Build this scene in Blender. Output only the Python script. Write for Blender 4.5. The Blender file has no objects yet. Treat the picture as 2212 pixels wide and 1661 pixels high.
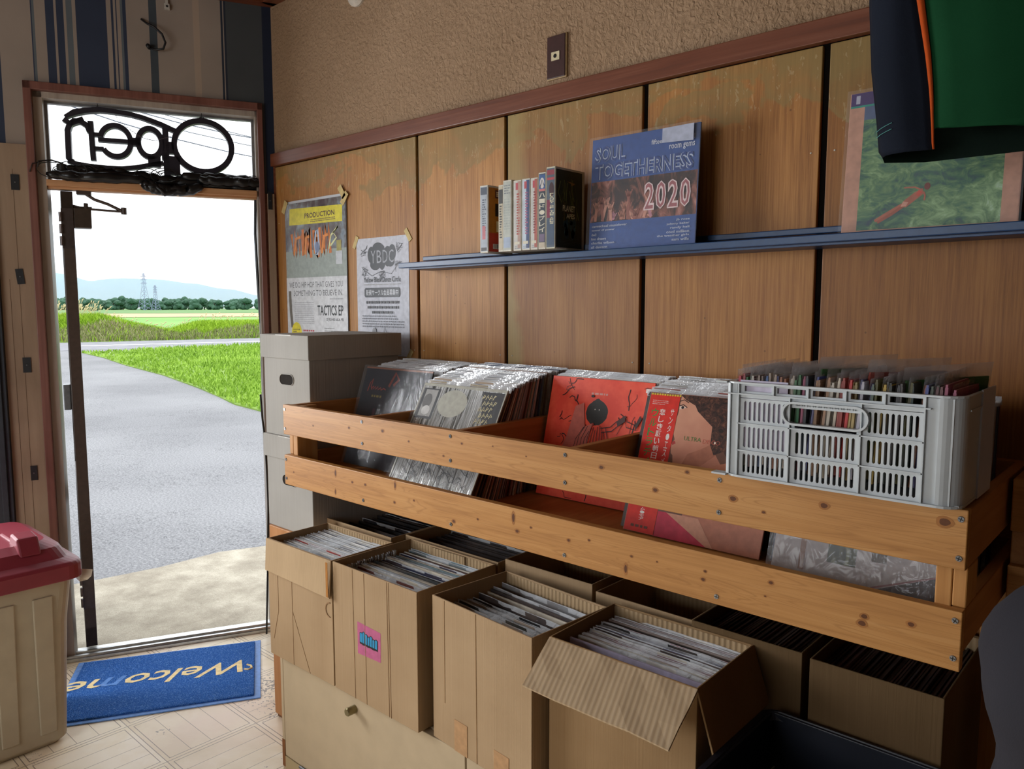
import bpy, math, random
from mathutils import Matrix, Vector
random.seed(7)
sc = bpy.context.scene
col = sc.collection
PI = math.pi

# ---------------------------------------------------------------- camera, world, lights, exposure
W_, H_ = 2212.0, 1661.0
FPX = 1665.0
cam_d = bpy.data.cameras.new('camera')
cam_d.sensor_fit = 'HORIZONTAL'; cam_d.sensor_width = 36.0
cam_d.lens = FPX / W_ * 36.0
cam_d.clip_start = 0.05; cam_d.clip_end = 20000
cam = bpy.data.objects.new('camera', cam_d); col.objects.link(cam)
AZ = math.radians(47.97); TH = math.atan((830.5 - 662.0) / FPX)
Fh = Vector((-math.cos(AZ), math.sin(AZ), 0))
Rt = Vector((Fh.y, -Fh.x, 0))
Fw = Fh * math.cos(TH) + Vector((0, 0, -math.sin(TH)))
Up = Vector((0, 0, math.cos(TH))) + Fh * math.sin(TH)
cam.matrix_world = Matrix(((Rt.x, Up.x, -Fw.x, 2.90), (Rt.y, Up.y, -Fw.y, -1.76), (Rt.z, Up.z, -Fw.z, 1.40), (0, 0, 0, 1)))
sc.camera = cam
sc.view_settings.view_transform = 'Standard'
sc.view_settings.look = 'None'
sc.view_settings.gamma = 1.0
sc.view_settings.use_curve_mapping = False
sc.view_settings.exposure = 0.0
sc.render.film_transparent = False
sc.cycles.use_denoising = True
sc.cycles.max_bounces = 8
sc.cycles.diffuse_bounces = 5
sc.cycles.transparent_max_bounces = 12
sc.cycles.sample_clamp_indirect = 6.0
sc.cycles.caustics_reflective = False
sc.cycles.caustics_refractive = False

def lin(h):
    h = h.lstrip('#'); o = []
    if len(h) == 3: h = ''.join(c * 2 for c in h)
    for i in (0, 2, 4):
        c = int(h[i:i+2], 16) / 255
        o.append(c / 12.92 if c <= .04045 else ((c + .055) / 1.055) ** 2.4)
    return (o[0], o[1], o[2], 1.0)

world = bpy.data.worlds.new('overcast_sky'); sc.world = world; world.use_nodes = True
wn = world.node_tree; wn.nodes.clear()
def wnode(t, **k):
    n = wn.nodes.new(t)
    for a, b in k.items(): setattr(n, a, b)
    return n
tc = wnode('ShaderNodeTexCoord'); sep = wnode('ShaderNodeSeparateXYZ'); wn.links.new(tc.outputs['Generated'], sep.inputs[0])
rmp = wnode('ShaderNodeValToRGB'); cr = rmp.color_ramp
cr.elements[0].position = 0.0; cr.elements[0].color = (.30, .34, .24, 1)
cr.elements[1].position = 1.0; cr.elements[1].color = (1.0, 1.03, 1.08, 1)
for p, c in ((.498, (.35, .40, .30, 1)), (.502, (.60, .74, .90, 1)), (.515, (.64, .75, .88, 1)), (.53, (.68, .77, .88, 1)), (.55, (.86, .88, .90, 1)), (.65, (1.0, 1.01, 1.02, 1))):
    e = cr.elements.new(p); e.color = c
mr = wnode('ShaderNodeMapRange'); mr.inputs[1].default_value = -1; mr.inputs[2].default_value = 1
wn.links.new(sep.outputs[2], mr.inputs[0]); wn.links.new(mr.outputs[0], rmp.inputs[0])
mp = wnode('ShaderNodeMapping'); mp.inputs['Scale'].default_value = (3, 3, 14)
nz = wnode('ShaderNodeTexNoise'); nz.inputs['Scale'].default_value = 2.2; nz.inputs['Detail'].default_value = 5
wn.links.new(tc.outputs['Generated'], mp.inputs[0]); wn.links.new(mp.outputs[0], nz.inputs[0])
mx = wnode('ShaderNodeMixRGB', blend_type='MULTIPLY'); mx.inputs[0].default_value = .6
cr2 = wnode('ShaderNodeValToRGB'); cr2.color_ramp.elements[0].position = .35; cr2.color_ramp.elements[0].color = (.86, .92, .97, 1); cr2.color_ramp.elements[1].position = .6; cr2.color_ramp.elements[1].color = (1.05, 1.05, 1.05, 1)
wn.links.new(nz.outputs[0], cr2.inputs[0]); wn.links.new(rmp.outputs[0], mx.inputs[1]); wn.links.new(cr2.outputs[0], mx.inputs[2])
bg = wnode('ShaderNodeBackground'); bg.inputs[1].default_value = 2.45
wo = wnode('ShaderNodeOutputWorld'); wn.links.new(mx.outputs[0], bg.inputs[0]); wn.links.new(bg.outputs[0], wo.inputs[0])

def light(name, kind, loc, energy, color, size=None, size_y=None, direction=None, spread=None):
    d = bpy.data.lights.new(name, kind); d.energy = energy; d.color = color
    if kind == 'AREA':
        d.shape = 'RECTANGLE'; d.size = size; d.size_y = size_y
        if spread: d.spread = spread
    elif kind == 'SUN': d.angle = size
    else: d.shadow_soft_size = size or .1
    o = bpy.data.objects.new(name, d); col.objects.link(o); o.location = loc
    if direction is not None: o.rotation_euler = Vector(direction).to_track_quat('-Z', 'Y').to_euler()
    return o
A25 = math.radians(25)
DW = Vector((-math.sin(A25), -math.cos(A25), 0)); NW = Vector((math.cos(A25), -math.sin(A25), 0))
def wp(s, n, z): return DW * s + NW * n + Vector((0, 0, z))
# area lamps added as room fill, set in unseen door-wall and front-wall windows
light('added_window_fill', 'AREA', wp(1.95, -.03, 1.45), 116, (.96, .98, 1.0), 1.1, 1.3, NW)
light('added_front_fill', 'AREA', (1.2, -3.97, 1.5), 30, (.97, .98, 1.0), 1.8, 1.2, (0, 1, 0))
# warm ceiling lamp behind the camera
light('lamp_light', 'POINT', (3.2, -2.9, 2.3), 3, (1.0, .76, .5), .12)
light('hazy_sun', 'SUN', (0, 0, 20), .5, (.94, .97, 1), math.radians(25), direction=(-.25, .55, -1))

# ---------------------------------------------------------------- node maths helper
class NX:
    def __init__(s, nt, sock): s.nt = nt; s.k = sock
    def _op(s, op, *o):
        n = s.nt.nodes.new('ShaderNodeMath'); n.operation = op
        for i, a in enumerate((s,) + o):
            if isinstance(a, NX): s.nt.links.new(a.k, n.inputs[i])
            else: n.inputs[i].default_value = float(a)
        return NX(s.nt, n.outputs[0])
    def __add__(s, o): return s._op('ADD', o)
    def __sub__(s, o): return s._op('SUBTRACT', o)
    def __mul__(s, o): return s._op('MULTIPLY', o)
    def __truediv__(s, o): return s._op('DIVIDE', o)
    def lt(s, o): return s._op('LESS_THAN', o)
    def gt(s, o): return s._op('GREATER_THAN', o)
    def fr(s): return s._op('FRACT')
    def fl(s): return s._op('FLOOR')
    def ab(s): return s._op('ABSOLUTE')
    def mn(s, o): return s._op('MINIMUM', o)
    def mxx(s, o): return s._op('MAXIMUM', o)
    def mod(s, o): return s._op('FLOORED_MODULO', o)

class Mat:
    def __init__(s, name, rough=.6, metallic=0., spec=.5, coat=0.):
        s.m = bpy.data.materials.new(name); s.m.use_nodes = True; s.nt = s.m.node_tree; s.nt.nodes.clear()
        s.b = s.nt.nodes.new('ShaderNodeBsdfPrincipled'); s.o = s.nt.nodes.new('ShaderNodeOutputMaterial')
        s.nt.links.new(s.b.outputs[0], s.o.inputs[0])
        s.b.inputs['Roughness'].default_value = rough; s.b.inputs['Metallic'].default_value = metallic
        s.b.inputs['Specular IOR Level'].default_value = spec; s.b.inputs['Coat Weight'].default_value = coat
        s.b.inputs['Coat Roughness'].default_value = .08
        s._tc = None
    def tc(s):
        if not s._tc: s._tc = s.nt.nodes.new('ShaderNodeTexCoord')
        return s._tc.outputs['Object']
    def xyz(s):
        n = s.nt.nodes.new('ShaderNodeSeparateXYZ'); s.nt.links.new(s.tc(), n.inputs[0])
        return [NX(s.nt, n.outputs[i]) for i in range(3)]
    def vec(s, scale=(1, 1, 1), rot=(0, 0, 0), loc=(0, 0, 0), rnd=False):
        n = s.nt.nodes.new('ShaderNodeMapping'); s.nt.links.new(s.tc(), n.inputs[0])
        n.inputs['Scale'].default_value = scale; n.inputs['Rotation'].default_value = rot; n.inputs['Location'].default_value = loc
        if rnd:
            oi = s.nt.nodes.new('ShaderNodeObjectInfo'); m = s.nt.nodes.new('ShaderNodeMath'); m.operation = 'MULTIPLY'; m.inputs[1].default_value = 37.
            s.nt.links.new(oi.outputs['Random'], m.inputs[0]); s.nt.links.new(m.outputs[0], n.inputs['Location'])
        return n.outputs[0]
    def noise(s, scale=5, detail=3, rough=.5, stretch=(1, 1, 1), dist=0., rnd=False, loc=(0, 0, 0)):
        n = s.nt.nodes.new('ShaderNodeTexNoise'); s.nt.links.new(s.vec(stretch, rnd=rnd, loc=loc), n.inputs['Vector'])
        n.inputs['Scale'].default_value = scale; n.inputs['Detail'].default_value = detail; n.inputs['Roughness'].default_value = rough; n.inputs['Distortion'].default_value = dist
        return NX(s.nt, n.outputs[0])
    def voro(s, scale=5, stretch=(1, 1, 1), feature='F1', rnd=1.):
        n = s.nt.nodes.new('ShaderNodeTexVoronoi'); n.feature = feature; s.nt.links.new(s.vec(stretch), n.inputs['Vector'])
        n.inputs['Scale'].default_value = scale; n.inputs['Randomness'].default_value = rnd
        return NX(s.nt, n.outputs[0])
    def ramp(s, fac, stops, const=False):
        n = s.nt.nodes.new('ShaderNodeValToRGB'); r = n.color_ramp
        if const: r.interpolation = 'CONSTANT'
        cc = lambda c: lin(c) if isinstance(c, str) else tuple(c) if len(c) == 4 else (*c, 1)
        r.elements[0].position = stops[0][0]; r.elements[0].color = cc(stops[0][1])
        r.elements[1].position = stops[-1][0]; r.elements[1].color = cc(stops[-1][1])
        for p, c in stops[1:-1]:
            e = r.elements.new(p); e.color = cc(c)
        s.nt.links.new(fac.k, n.inputs[0]); return n.outputs[0]
    def mix(s, fac, a, b, mode='MIX'):
        n = s.nt.nodes.new('ShaderNodeMixRGB'); n.blend_type = mode
        for i, v in ((0, fac), (1, a), (2, b)):
            if isinstance(v, NX): v = v.k
            if isinstance(v, (int, float)): n.inputs[i].default_value = v
            elif isinstance(v, str): n.inputs[i].default_value = lin(v)
            elif isinstance(v, tuple): n.inputs[i].default_value = v if len(v) == 4 else (*v, 1)
            else: s.nt.links.new(v, n.inputs[i])
        return n.outputs[0]
    def objcol(s):
        return s.nt.nodes.new('ShaderNodeObjectInfo').outputs['Color']
    def color(s, c):
        if isinstance(c, str): s.b.inputs['Base Color'].default_value = lin(c)
        elif isinstance(c, tuple): s.b.inputs['Base Color'].default_value = c if len(c) == 4 else (*c, 1)
        else: s.nt.links.new(c, s.b.inputs['Base Color'])
        return s
    def bump(s, h, strength=.3, dist=.01):
        n = s.nt.nodes.new('ShaderNodeBump'); n.inputs['Strength'].default_value = strength; n.inputs['Distance'].default_value = dist
        s.nt.links.new(h.k, n.inputs['Height']); s.nt.links.new(n.outputs[0], s.b.inputs['Normal']); 
        return s

_flat = {}
def flat(hexc, rough=.55, spec=.4, metallic=0., coat=0., var=.12):
    key = (hexc, rough, spec, metallic, coat)
    if key in _flat: return _flat[key]
    m = Mat('surface_' + hexc.strip('#'), rough, metallic, spec, coat)
    if var:
        n = m.noise(60, 2); c = lin(hexc)
        m.color(m.ramp(n, [(.3, tuple(x * (1 - var) for x in c[:3])), (.7, tuple(min(1, x * (1 + var)) for x in c[:3]))]))
    else: m.color(hexc)
    _flat[key] = m.m; return m.m

# ---------------------------------------------------------------- mesh helper
class MB:
    def __init__(s): s.v = []; s.f = []; s.mi = []
    def add(s, vs, fs, mi=0, T=None):
        b = len(s.v)
        for p in vs:
            p = Vector(p)
            s.v.append(tuple(T @ p) if T else tuple(p))
        for f in fs: s.f.append(tuple(b + i for i in f)); s.mi.append(mi)
        return s
    def box(s, x0, x1, y0, y1, z0, z1, mi=0, T=None):
        v = [(x, y, z) for z in (z0, z1) for y in (y0, y1) for x in (x0, x1)]
        return s.add(v, [(0, 2, 3, 1), (4, 5, 7, 6), (0, 1, 5, 4), (2, 6, 7, 3), (0, 4, 6, 2), (1, 3, 7, 5)], mi, T)
    def hexa(s, lo, hi, mi=0):   # two quads, bottom and top, same winding (ccw seen from above)
        return s.add(list(lo) + list(hi), [(3, 2, 1, 0), (4, 5, 6, 7), (0, 1, 5, 4), (1, 2, 6, 5), (2, 3, 7, 6), (3, 0, 4, 7)], mi)
    def prism(s, poly, a, b, ax='y', mi=0, T=None):  # polygon in the other two axes, extruded a..b along ax
        def pt(p, d): return {'y': (p[0], d, p[1]), 'z': (p[0], p[1], d), 'x': (d, p[0], p[1])}[ax]
        n = len(poly); v = [pt(p, a) for p in poly] + [pt(p, b) for p in poly]
        fs = [tuple(range(n - 1, -1, -1)), tuple(range(n, 2 * n))] + [(i, (i + 1) % n, n + (i + 1) % n, n + i) for i in range(n)]
        return s.add(v, fs, mi, T)
    def tube(s, pts, r, n=8, mi=0, T=None, caps=True):
        pts = [Vector(p) for p in pts]; rs = r if isinstance(r, (list, tuple)) else [r] * len(pts)
        v = []; fs = []; up = None
        for i, p in enumerate(pts):
            t = (pts[min(i + 1, len(pts) - 1)] - pts[max(i - 1, 0)]).normalized()
            if up is None: up = Vector((0, 0, 1)) if abs(t.z) < .9 else Vector((1, 0, 0))
            a = t.cross(up)
            if a.length < 1e-6: a = t.cross(Vector((1, .3, 0)))
            a.normalize(); c = a.cross(t).normalized(); up = c
            for k in range(n):
                an = 2 * PI * k / n; v.append(p + (a * math.cos(an) + c * math.sin(an)) * rs[i])
        for i in range(len(pts) - 1):
            for k in range(n):
                fs.append((i * n + k, i * n + (k + 1) % n, (i + 1) * n + (k + 1) % n, (i + 1) * n + k))
        if caps: fs += [tuple(range(n - 1, -1, -1)), tuple(range((len(pts) - 1) * n, len(pts) * n))]
        return s.add(v, fs, mi, T)
    def lathe(s, prof, n=24, mi=0, T=None):
        v = []; fs = []
        for r, z in prof:
            for k in range(n): v.append((r * math.cos(2 * PI * k / n), r * math.sin(2 * PI * k / n), z))
        for i in range(len(prof) - 1):
            for k in range(n): fs.append((i * n + k, i * n + (k + 1) % n, (i + 1) * n + (k + 1) % n, (i + 1) * n + k))
        fs += [tuple(range(n - 1, -1, -1)), tuple(range((len(prof) - 1) * n, len(prof) * n))]
        return s.add(v, fs, mi, T)
    def ribbon(s, pts, w, d0, d1, mi=0, T=None, closed=False):   # thick 2-D stroke in x,z extruded in y
        P = [Vector((p[0], p[1])) for p in pts]; n = len(P); L = []; R = []
        for i in range(n):
            a = P[(i - 1) % n] if (closed or i > 0) else P[i]; b = P[(i + 1) % n] if (closed or i < n - 1) else P[i]
            t = (b - a).normalized(); q = Vector((-t.y, t.x)); ww = (w[i] if isinstance(w, (list, tuple)) else w) / 2
            L.append(P[i] + q * ww); R.append(P[i] - q * ww)
        v = []
        for i in range(n):
            v += [(L[i].x, d0, L[i].y), (R[i].x, d0, R[i].y), (L[i].x, d1, L[i].y), (R[i].x, d1, R[i].y)]
        fs = []
        for i in range(n if closed else n - 1):
            a = 4 * i; b = 4 * ((i + 1) % n)
            fs += [(a, a + 1, b + 1, b), (a + 2, b + 2, b + 3, a + 3), (a, b, b + 2, a + 2), (a + 1, a + 3, b + 3, b + 1)]
        if not closed: fs += [(0, 2, 3, 1), (4 * n - 4, 4 * n - 3, 4 * n - 1, 4 * n - 2)]
        return s.add(v, fs, mi, T)
    def build(s, name, mats, parent=None, bevel=0, smooth=False, sub=0, loc=None, rot=None, fix=True):
        me = bpy.data.meshes.new(name); me.from_pydata(s.v, [], s.f)
        if not isinstance(mats, (list, tuple)): mats = [mats]
        for m in mats: me.materials.append(m)
        me.polygons.foreach_set('material_index', s.mi)
        if smooth: me.polygons.foreach_set('use_smooth', [True] * len(s.f))
        me.update()
        if fix:
            import bmesh
            bm = bmesh.new(); bm.from_mesh(me); bmesh.ops.recalc_face_normals(bm, faces=bm.faces); bm.to_mesh(me); bm.free()
        o = bpy.data.objects.new(name, me); col.objects.link(o)
        if parent: o.parent = parent
        if loc: o.location = loc
        if rot: o.rotation_euler = rot
        if bevel:
            b = o.modifiers.new('bevel', 'BEVEL'); b.width = bevel; b.segments = 2; b.limit_method = 'ANGLE'
        if sub:
            b = o.modifiers.new('sub', 'SUBSURF'); b.levels = sub; b.render_levels = sub
        return o

def tag(o, label=None, cat=None, group=None, kind=None):
    if label: o['label'] = label
    if cat: o['category'] = cat
    if group: o['group'] = group
    if kind: o['kind'] = kind
    return o
def struct(o): o['kind'] = 'structure'; return o
def thing(name, label, cat, loc=(0, 0, 0), rot=(0, 0, 0), group=None):
    o = bpy.data.objects.new(name, None); o.empty_display_size = .05; col.objects.link(o); o.location = loc; o.rotation_euler = rot
    return tag(o, label, cat, group)
def copy_tree(o, parent=None):
    c = o.copy(); col.objects.link(c)
    if parent: c.parent = parent
    for ch in list(o.children): copy_tree(ch, c)
    return c

_tx = {}
def glyphs(s, bold=0., shear=0., ls=1.0):
    key = (s, bold, shear, ls)
    if key not in _tx:
        c = bpy.data.curves.new('t', 'FONT'); c.body = s; c.offset = bold; c.shear = shear; c.resolution_u = 2; c.space_character = ls
        o = bpy.data.objects.new('t', c); col.objects.link(o); bpy.context.view_layer.update()
        ev = o.evaluated_get(bpy.context.evaluated_depsgraph_get()); me = ev.to_mesh()
        v = [(p.co.x, p.co.y) for p in me.vertices]; f = [tuple(p.vertices) for p in me.polygons]
        ev.to_mesh_clear(); bpy.data.objects.remove(o); bpy.data.curves.remove(c)
        _tx[key] = (v, f)
    return _tx[key]

class Art:
    """flat print lying on a face: x right, z up, facing -y; each layer a hair further out"""
    def __init__(s): s.mb = MB(); s.mats = []; s.k = 0
    def mi(s, m):
        if isinstance(m, str): m = flat(m, .4, .35)
        if m not in s.mats: s.mats.append(m)
        return s.mats.index(m)
    def y(s): s.k += 1; return -.00004 * s.k - .0003
    def poly(s, pts, m):
        y = s.y(); s.mb.add([(p[0], y, p[1]) for p in pts], [tuple(range(len(pts)))], s.mi(m)); return s
    def rect(s, x0, z0, x1, z1, m): return s.poly([(x0, z0), (x1, z0), (x1, z1), (x0, z1)], m)
    def disc(s, x, z, rx, rz, m, n=20, a0=0):
        return s.poly([(x + rx * math.cos(a0 + 2 * PI * i / n), z + rz * math.sin(a0 + 2 * PI * i / n)) for i in range(n)], m)
    def stroke(s, pts, w, m):
        y = s.y(); P = [Vector(p) for p in pts]; n = len(P); v = []
        for i in range(n):
            t = P[min(i + 1, n - 1)] - P[max(i - 1, 0)]
            if t.length < 1e-9: t = Vector((1, 0))
            t.normalize(); q = Vector((-t.y, t.x)) * (w / 2)
            v += [(P[i].x + q.x, y, P[i].y + q.y), (P[i].x - q.x, y, P[i].y - q.y)]
        s.mb.add(v, [(2 * i, 2 * i + 1, 2 * i + 3, 2 * i + 2) for i in range(n - 1)], s.mi(m)); return s
    def text(s, t, x0, z0, x1, z1, m, bold=0., shear=0., keep=False, vertical=False, ls=1.0):
        """fit the text into the rectangle; vertical stacks the characters"""
        if vertical:
            n = len(t); h = (z1 - z0) / n
            for i, ch in enumerate(t):
                if ch != ' ': s.text(ch, x0, z1 - (i + .92) * h, x1, z1 - (i + .08) * h, m, bold); s.k -= 1
            s.k += 1; return s
        v, f = glyphs(t, bold, shear, ls)
        if not v: return s
        ax = min(p[0] for p in v); bx = max(p[0] for p in v); az = min(p[1] for p in v); bz = max(p[1] for p in v)
        sx = (x1 - x0) / max(1e-6, bx - ax); sz = (z1 - z0) / max(1e-6, bz - az)
        if keep: sx = sz = min(sx, sz)
        y = s.y()
        s.mb.add([(x0 + (p[0] - ax) * sx, y, z0 + (p[1] - az) * sz) for p in v], f, s.mi(m)); return s
    def rows(s, x0, z0, x1, z1, n, m, rng=None, fill=.45):    # illegible small print
        rng = rng or random
        for i in range(n):
            zc = z1 - (i + .5) * (z1 - z0) / n; h = (z1 - z0) / n * fill; x = x0; end = x1 if rng.random() > .25 else x0 + (x1 - x0) * rng.uniform(.5, .95)
            while x < end:
                w = rng.uniform(.6, 2.6) * h
                s.rect(x, zc - h / 2, min(x + w, end), zc + h / 2, m); s.k -= 1
                x += w + h * .6
        s.k += 1; return s
    def build(s, name, parent, loc=(0, 0, 0), rot=(0, 0, 0)):
        return s.mb.build(name, s.mats, parent, loc=loc, rot=rot, fix=False)

# ---------------------------------------------------------------- materials
def m_panel():
    m = Mat('plywood_panel', .5, 0, .35)
    a = m.noise(1., 6, .7, (210, 210, 5), .3, rnd=True); b = m.noise(1., 3, .5, (22, 22, 1.2), rnd=True); big = m.noise(2.6, 3, .5, (1.2, 1, .8), 1., rnd=True)
    fac = a * .7 + b * .3
    c = m.ramp(fac, [(.32, '#7c5126'), (.47, '#a3733f'), (.58, '#b5854e'), (.75, '#c79c66')])
    c = m.mix(1., c, m.objcol(), 'MULTIPLY')
    c = m.mix(m.ramp(big, [(.45, (0, 0, 0)), (.7, (.45, .45, .45))]), c, '#8a5a3c')
    x, y, z = m.xyz()
    edge = m.noise(3.2, 4, .55, (1, 1, 1.2), .6); e2 = m.noise(30, 3, .6)
    st = (z - 1.86) * 9. + (edge - .5) * 5. + (e2 - .5) * .5
    c = m.mix(m.ramp(st, [(-.0, (0, 0, 0)), (.12, (.65, .65, .65)), (.5, (.4, .4, .4)), (1., (.75, .75, .75))]), c, '#857243')
    sc_ = m.noise(1., 3, .7, (70, 70, 25), .8); c = m.mix(((sc_ > 0) if False else sc_.gt(.63)) * st.gt(-.3) * .25, c, '#c4b48c')
    ol = (x - 1.30) * 12. + (edge - .5) * 2.2; c = m.mix(m.ramp(ol, [(.35, (.6, .6, .6)), (.85, (0, 0, 0))]), c, m.mix(x.gt(1.29), c, '#9c8c58'))
    dots = m.voro(20, (1, 1, .9)).lt(.045); c = m.mix(dots * .5, c, '#3b2412')
    m.color(c).bump(a, .12, .002); return m.m
def m_plaster():
    m = Mat('textured_plaster', .75, 0, .3); n = m.noise(62, 4, .55, (1, 1, .8), 1.8); n2 = m.noise(3, 2)
    v = m.voro(75)
    c = m.ramp(n2, [(.3, '#967a5e'), (.7, '#a08468')]); m.color(c).bump(n + v * .35, .9, .008); return m.m
def m_wood(name, cols, ax='x', rough=.45, fine=70, knots=False, bump=.1, spec=.35, rnd=True):
    m = Mat(name, rough, 0, spec)
    st = {'x': (1.4, fine, fine), 'z': (fine, fine, 1.4), 'y': (fine, 1.4, fine)}[ax]
    a = m.noise(1., 5, .6, st, .6, rnd=rnd); st2 = tuple(q * .12 if q > 10 else q for q in st); b = m.noise(1.5, 3, .5, st2, 1.5, rnd=rnd)
    fac = a * .55 + b * .45
    c = m.ramp(fac, [(.3, cols[0]), (.5, cols[1]), (.72, cols[2])])
    if knots:
        w = m.noise(1., 1, .4, {'x': (1.3, 5, 26), 'z': (60, 20, 3), 'y': (60, 3, 60)}[ax], 2.5)
        c = m.mix(m.ramp(w, [(.40, (0, 0, 0)), (.42, (.4, .4, .4)), (.44, (0, 0, 0)), (.49, (0, 0, 0)), (.505, (.45, .45, .45)), (.52, (0, 0, 0)), (.57, (0, 0, 0)), (.585, (.35, .35, .35)), (.60, (0, 0, 0))]), c, '#8a5828')
    m.color(c).bump(a, bump, .002); return m.m
def m_card(name='cardboard', base=('#9b8162', '#aa9070'), inside=False, ax=(260, 260, .6)):
    m = Mat(name, .85, 0, .15); n = m.noise(5, 3, .5); fine = m.noise(1., 2, .5, ax, rnd=False); b = m.noise(1, 3, .5, (14, 14, .6), rnd=True)
    c = m.ramp(n * .5 + fine * .25 + b * .25, [(.35, base[0]), (.65, base[1])])
    w = m.voro(1., (13, 13, .15)); c = m.mix(m.ramp(w, [(0, (1, 1, 1)), (.035, (0, 0, 0))]), c, m.mix(.5, c, '#6e5336'))
    m.color(c).bump(fine * (1.5 if inside else .6) + b, .5 if inside else .3, .003); return m.m
def m_corr():
    m = Mat('corrugated_cardboard_inside', .85, 0, .15); x, y, z = m.xyz()
    w = (x * 520.)._op('SINE') * .5 + .5; n = m.noise(8, 3)
    m.color(m.mix(w, '#9a8262', '#a89070')).bump(w, .5, .0025); return m.m
def m_wallpaper():
    m = Mat('striped_wallpaper', .7, 0, .25); x, y, z = m.xyz()
    B = '#988c82'; N = '#333c50'; G = '#60686e'; P = '#a89686'
    st = [(0, '#20283a'), (.033, '#474b4e'), (.171, '#2c3340'), (.178, B), (.181, '#2c3340'), (.184, B), (.187, '#2c3340'), (.19, B), (.268, P), (.290, B), (.418, '#434b52'), (.449, B), (.527, N), (.536, G), (.545, B), (.555, N), (.562, B), (.570, N), (.577, B), (.590, N), (.692, B), (.705, G), (.723, B), (.735, N)]
    st2 = [(0, N), (.003, B), (.012, N), (.013 + .004, B), (.02, N), (.068, B), (.08, G), (.089, N), (.092, B), (.203, N), (.40, B), (.45, N), (.48, B), (.7, G), (.8, B), (1, N)]
    c1 = m.ramp(x, st, True)
    c2 = m.ramp(x - .735, [(0, N), (.023, B), (.028, N), (.058, B), (.079, B), (.09, G), (.1, N), (.103, B), (.205, N), (.40, B), (.45, N), (.48, B), (.7, G), (.8, B), (1, N)], True)
    c = m.mix(x.gt(.735), c1, c2)
    n = m.noise(5, 3); c = m.mix(.35, c, m.ramp(n, [(.3, (.6, .6, .6)), (.7, (1, 1, 1))]), 'MULTIPLY')
    w = m.noise(400, 1); m.color(c).bump(w, .15, .001); return m.m
def m_floor():
    m = Mat('parquet_print_vinyl', .38, 0, .5); x, y, z = m.xyz()
    u = x / .3; v = (y + .2) / .3; fu = u.fr(); fv = v.fr()
    du = fu.mn(fu * -1. + 1.); dv = fv.mn(fv * -1. + 1.); e = du.mn(dv)
    line = e.lt(.0045).mxx((e - .049).ab().lt(.0045))
    par = (u.fl() + v.fl()).mod(2.)
    def pl(f):
        w = (f - .05) / .9 * 4.; return ((w + .5).fr() - .5).ab().lt(.013)
    plank = (pl(fv) * par + pl(fu) * (par * -1. + 1.)) * e.gt(.05)
    pid = ((fv * par + fu * (par * -1. + 1.) - .05) / .9 * 4.).fl() + u.fl() * 7.3 + v.fl() * 3.7
    tone = (pid * 12.9898)._op('SINE') * .5 + .5
    n = m.noise(9, 4, .6, (1, 1, 1), .5); n2 = m.noise(3, 2, .5, (1, 1, 1), 0, loc=(3, 1, 0))
    base = m.ramp(n * .7 + tone * .3, [(.3, '#e2d2b2'), (.5, '#f0e4c8'), (.7, '#f8f0dc')])
    base = m.mix(m.ramp(n2, [(.45, (0, 0, 0)), (.7, (.6, .6, .6))]), base, '#e8d0c0')
    base = m.mix(line.mxx(plank) * .75, base, '#5a4636')
    d = m.noise(70, 3, .7); sp = m.noise(4, 2, .5, loc=(1, 5, 0))
    base = m.mix((d * sp).gt(.37) * .7, base, '#3b3640')
    m.color(base).bump(line.mxx(plank) * -1., .2, .001); return m.m
def m_asphalt():
    m = Mat('asphalt', .9, 0, .2); n = m.noise(60, 4, .75); b = m.noise(.35, 3); f = m.noise(400, 2, .6)
    d = m.noise(2.5, 5, .7); d2 = m.noise(6, 4, .7, (1, 1, 1), 1.2)
    c = m.ramp(n * .45 + f * .4 + b * .15, [(.38, '#58585a'), (.5, '#828284'), (.62, '#aeaeae')])
    ck = (d2 - .5).ab().lt(.006) * m.noise(.9, 3).gt(.5); c = m.mix(ck * .6, c, '#333335')
    m.color(c).bump(n + f, .5, .004); return m.m
def m_concrete():
    m = Mat('concrete_step', .85, 0, .2); n = m.noise(4, 8, .7); f = m.noise(260, 3, .7)
    m.color(m.ramp(n * .6 + f * .4, [(.38, '#8c8374'), (.5, '#a69d8c'), (.62, '#c4bcaa')])).bump(f, .4, .002); return m.m
def m_grass(name, c0, c1, c2, sc_=1.2):
    m = Mat(name, .7, 0, .2); n = m.noise(sc_, 4, .6); f = m.noise(14, 3, .6)
    m.color(m.ramp(n * .6 + f * .4, [(.32, c0), (.5, c1), (.68, c2)])); 
    m.b.inputs['Subsurface Weight'].default_value = 0; return m.m
def m_plastic(name, c, rough=.35, spec=.5, scr=.06):
    m = Mat(name, rough, 0, spec); n = m.noise(14, 4); k = lin(c)
    m.color(m.ramp(n, [(.3, tuple(q * (1 - scr) for q in k[:3])), (.7, tuple(q * (1 + scr) for q in k[:3]))])).bump(m.noise(300, 2), .05, .0005); return m.m
def m_clear(name, tint=(.9, .92, .95), alpha=.28, rough=.12, bump=.0, scale=30, stretch=(1, 1, 1)):
    m = Mat(name, rough, 0, .8); m.color(tint); m.b.inputs['Alpha'].default_value = alpha
    m.b.inputs['Coat Weight'].default_value = 1.; m.b.inputs['Coat Roughness'].default_value = .05
    if bump:
        h = m.noise(scale, 3, .55, stretch, 1.0); m.bump(h, bump, .006)
        n = [q for q in m.nt.nodes if q.type == 'BUMP'][0]; m.nt.links.new(n.outputs[0], m.b.inputs['Coat Normal'])
    return m.m
MP = m_panel(); MPL = m_plaster()
MPINE = m_wood('pine_board', ('#9b6833', '#b27e44', '#c29157'), 'x', .45, 85, True)
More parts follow.
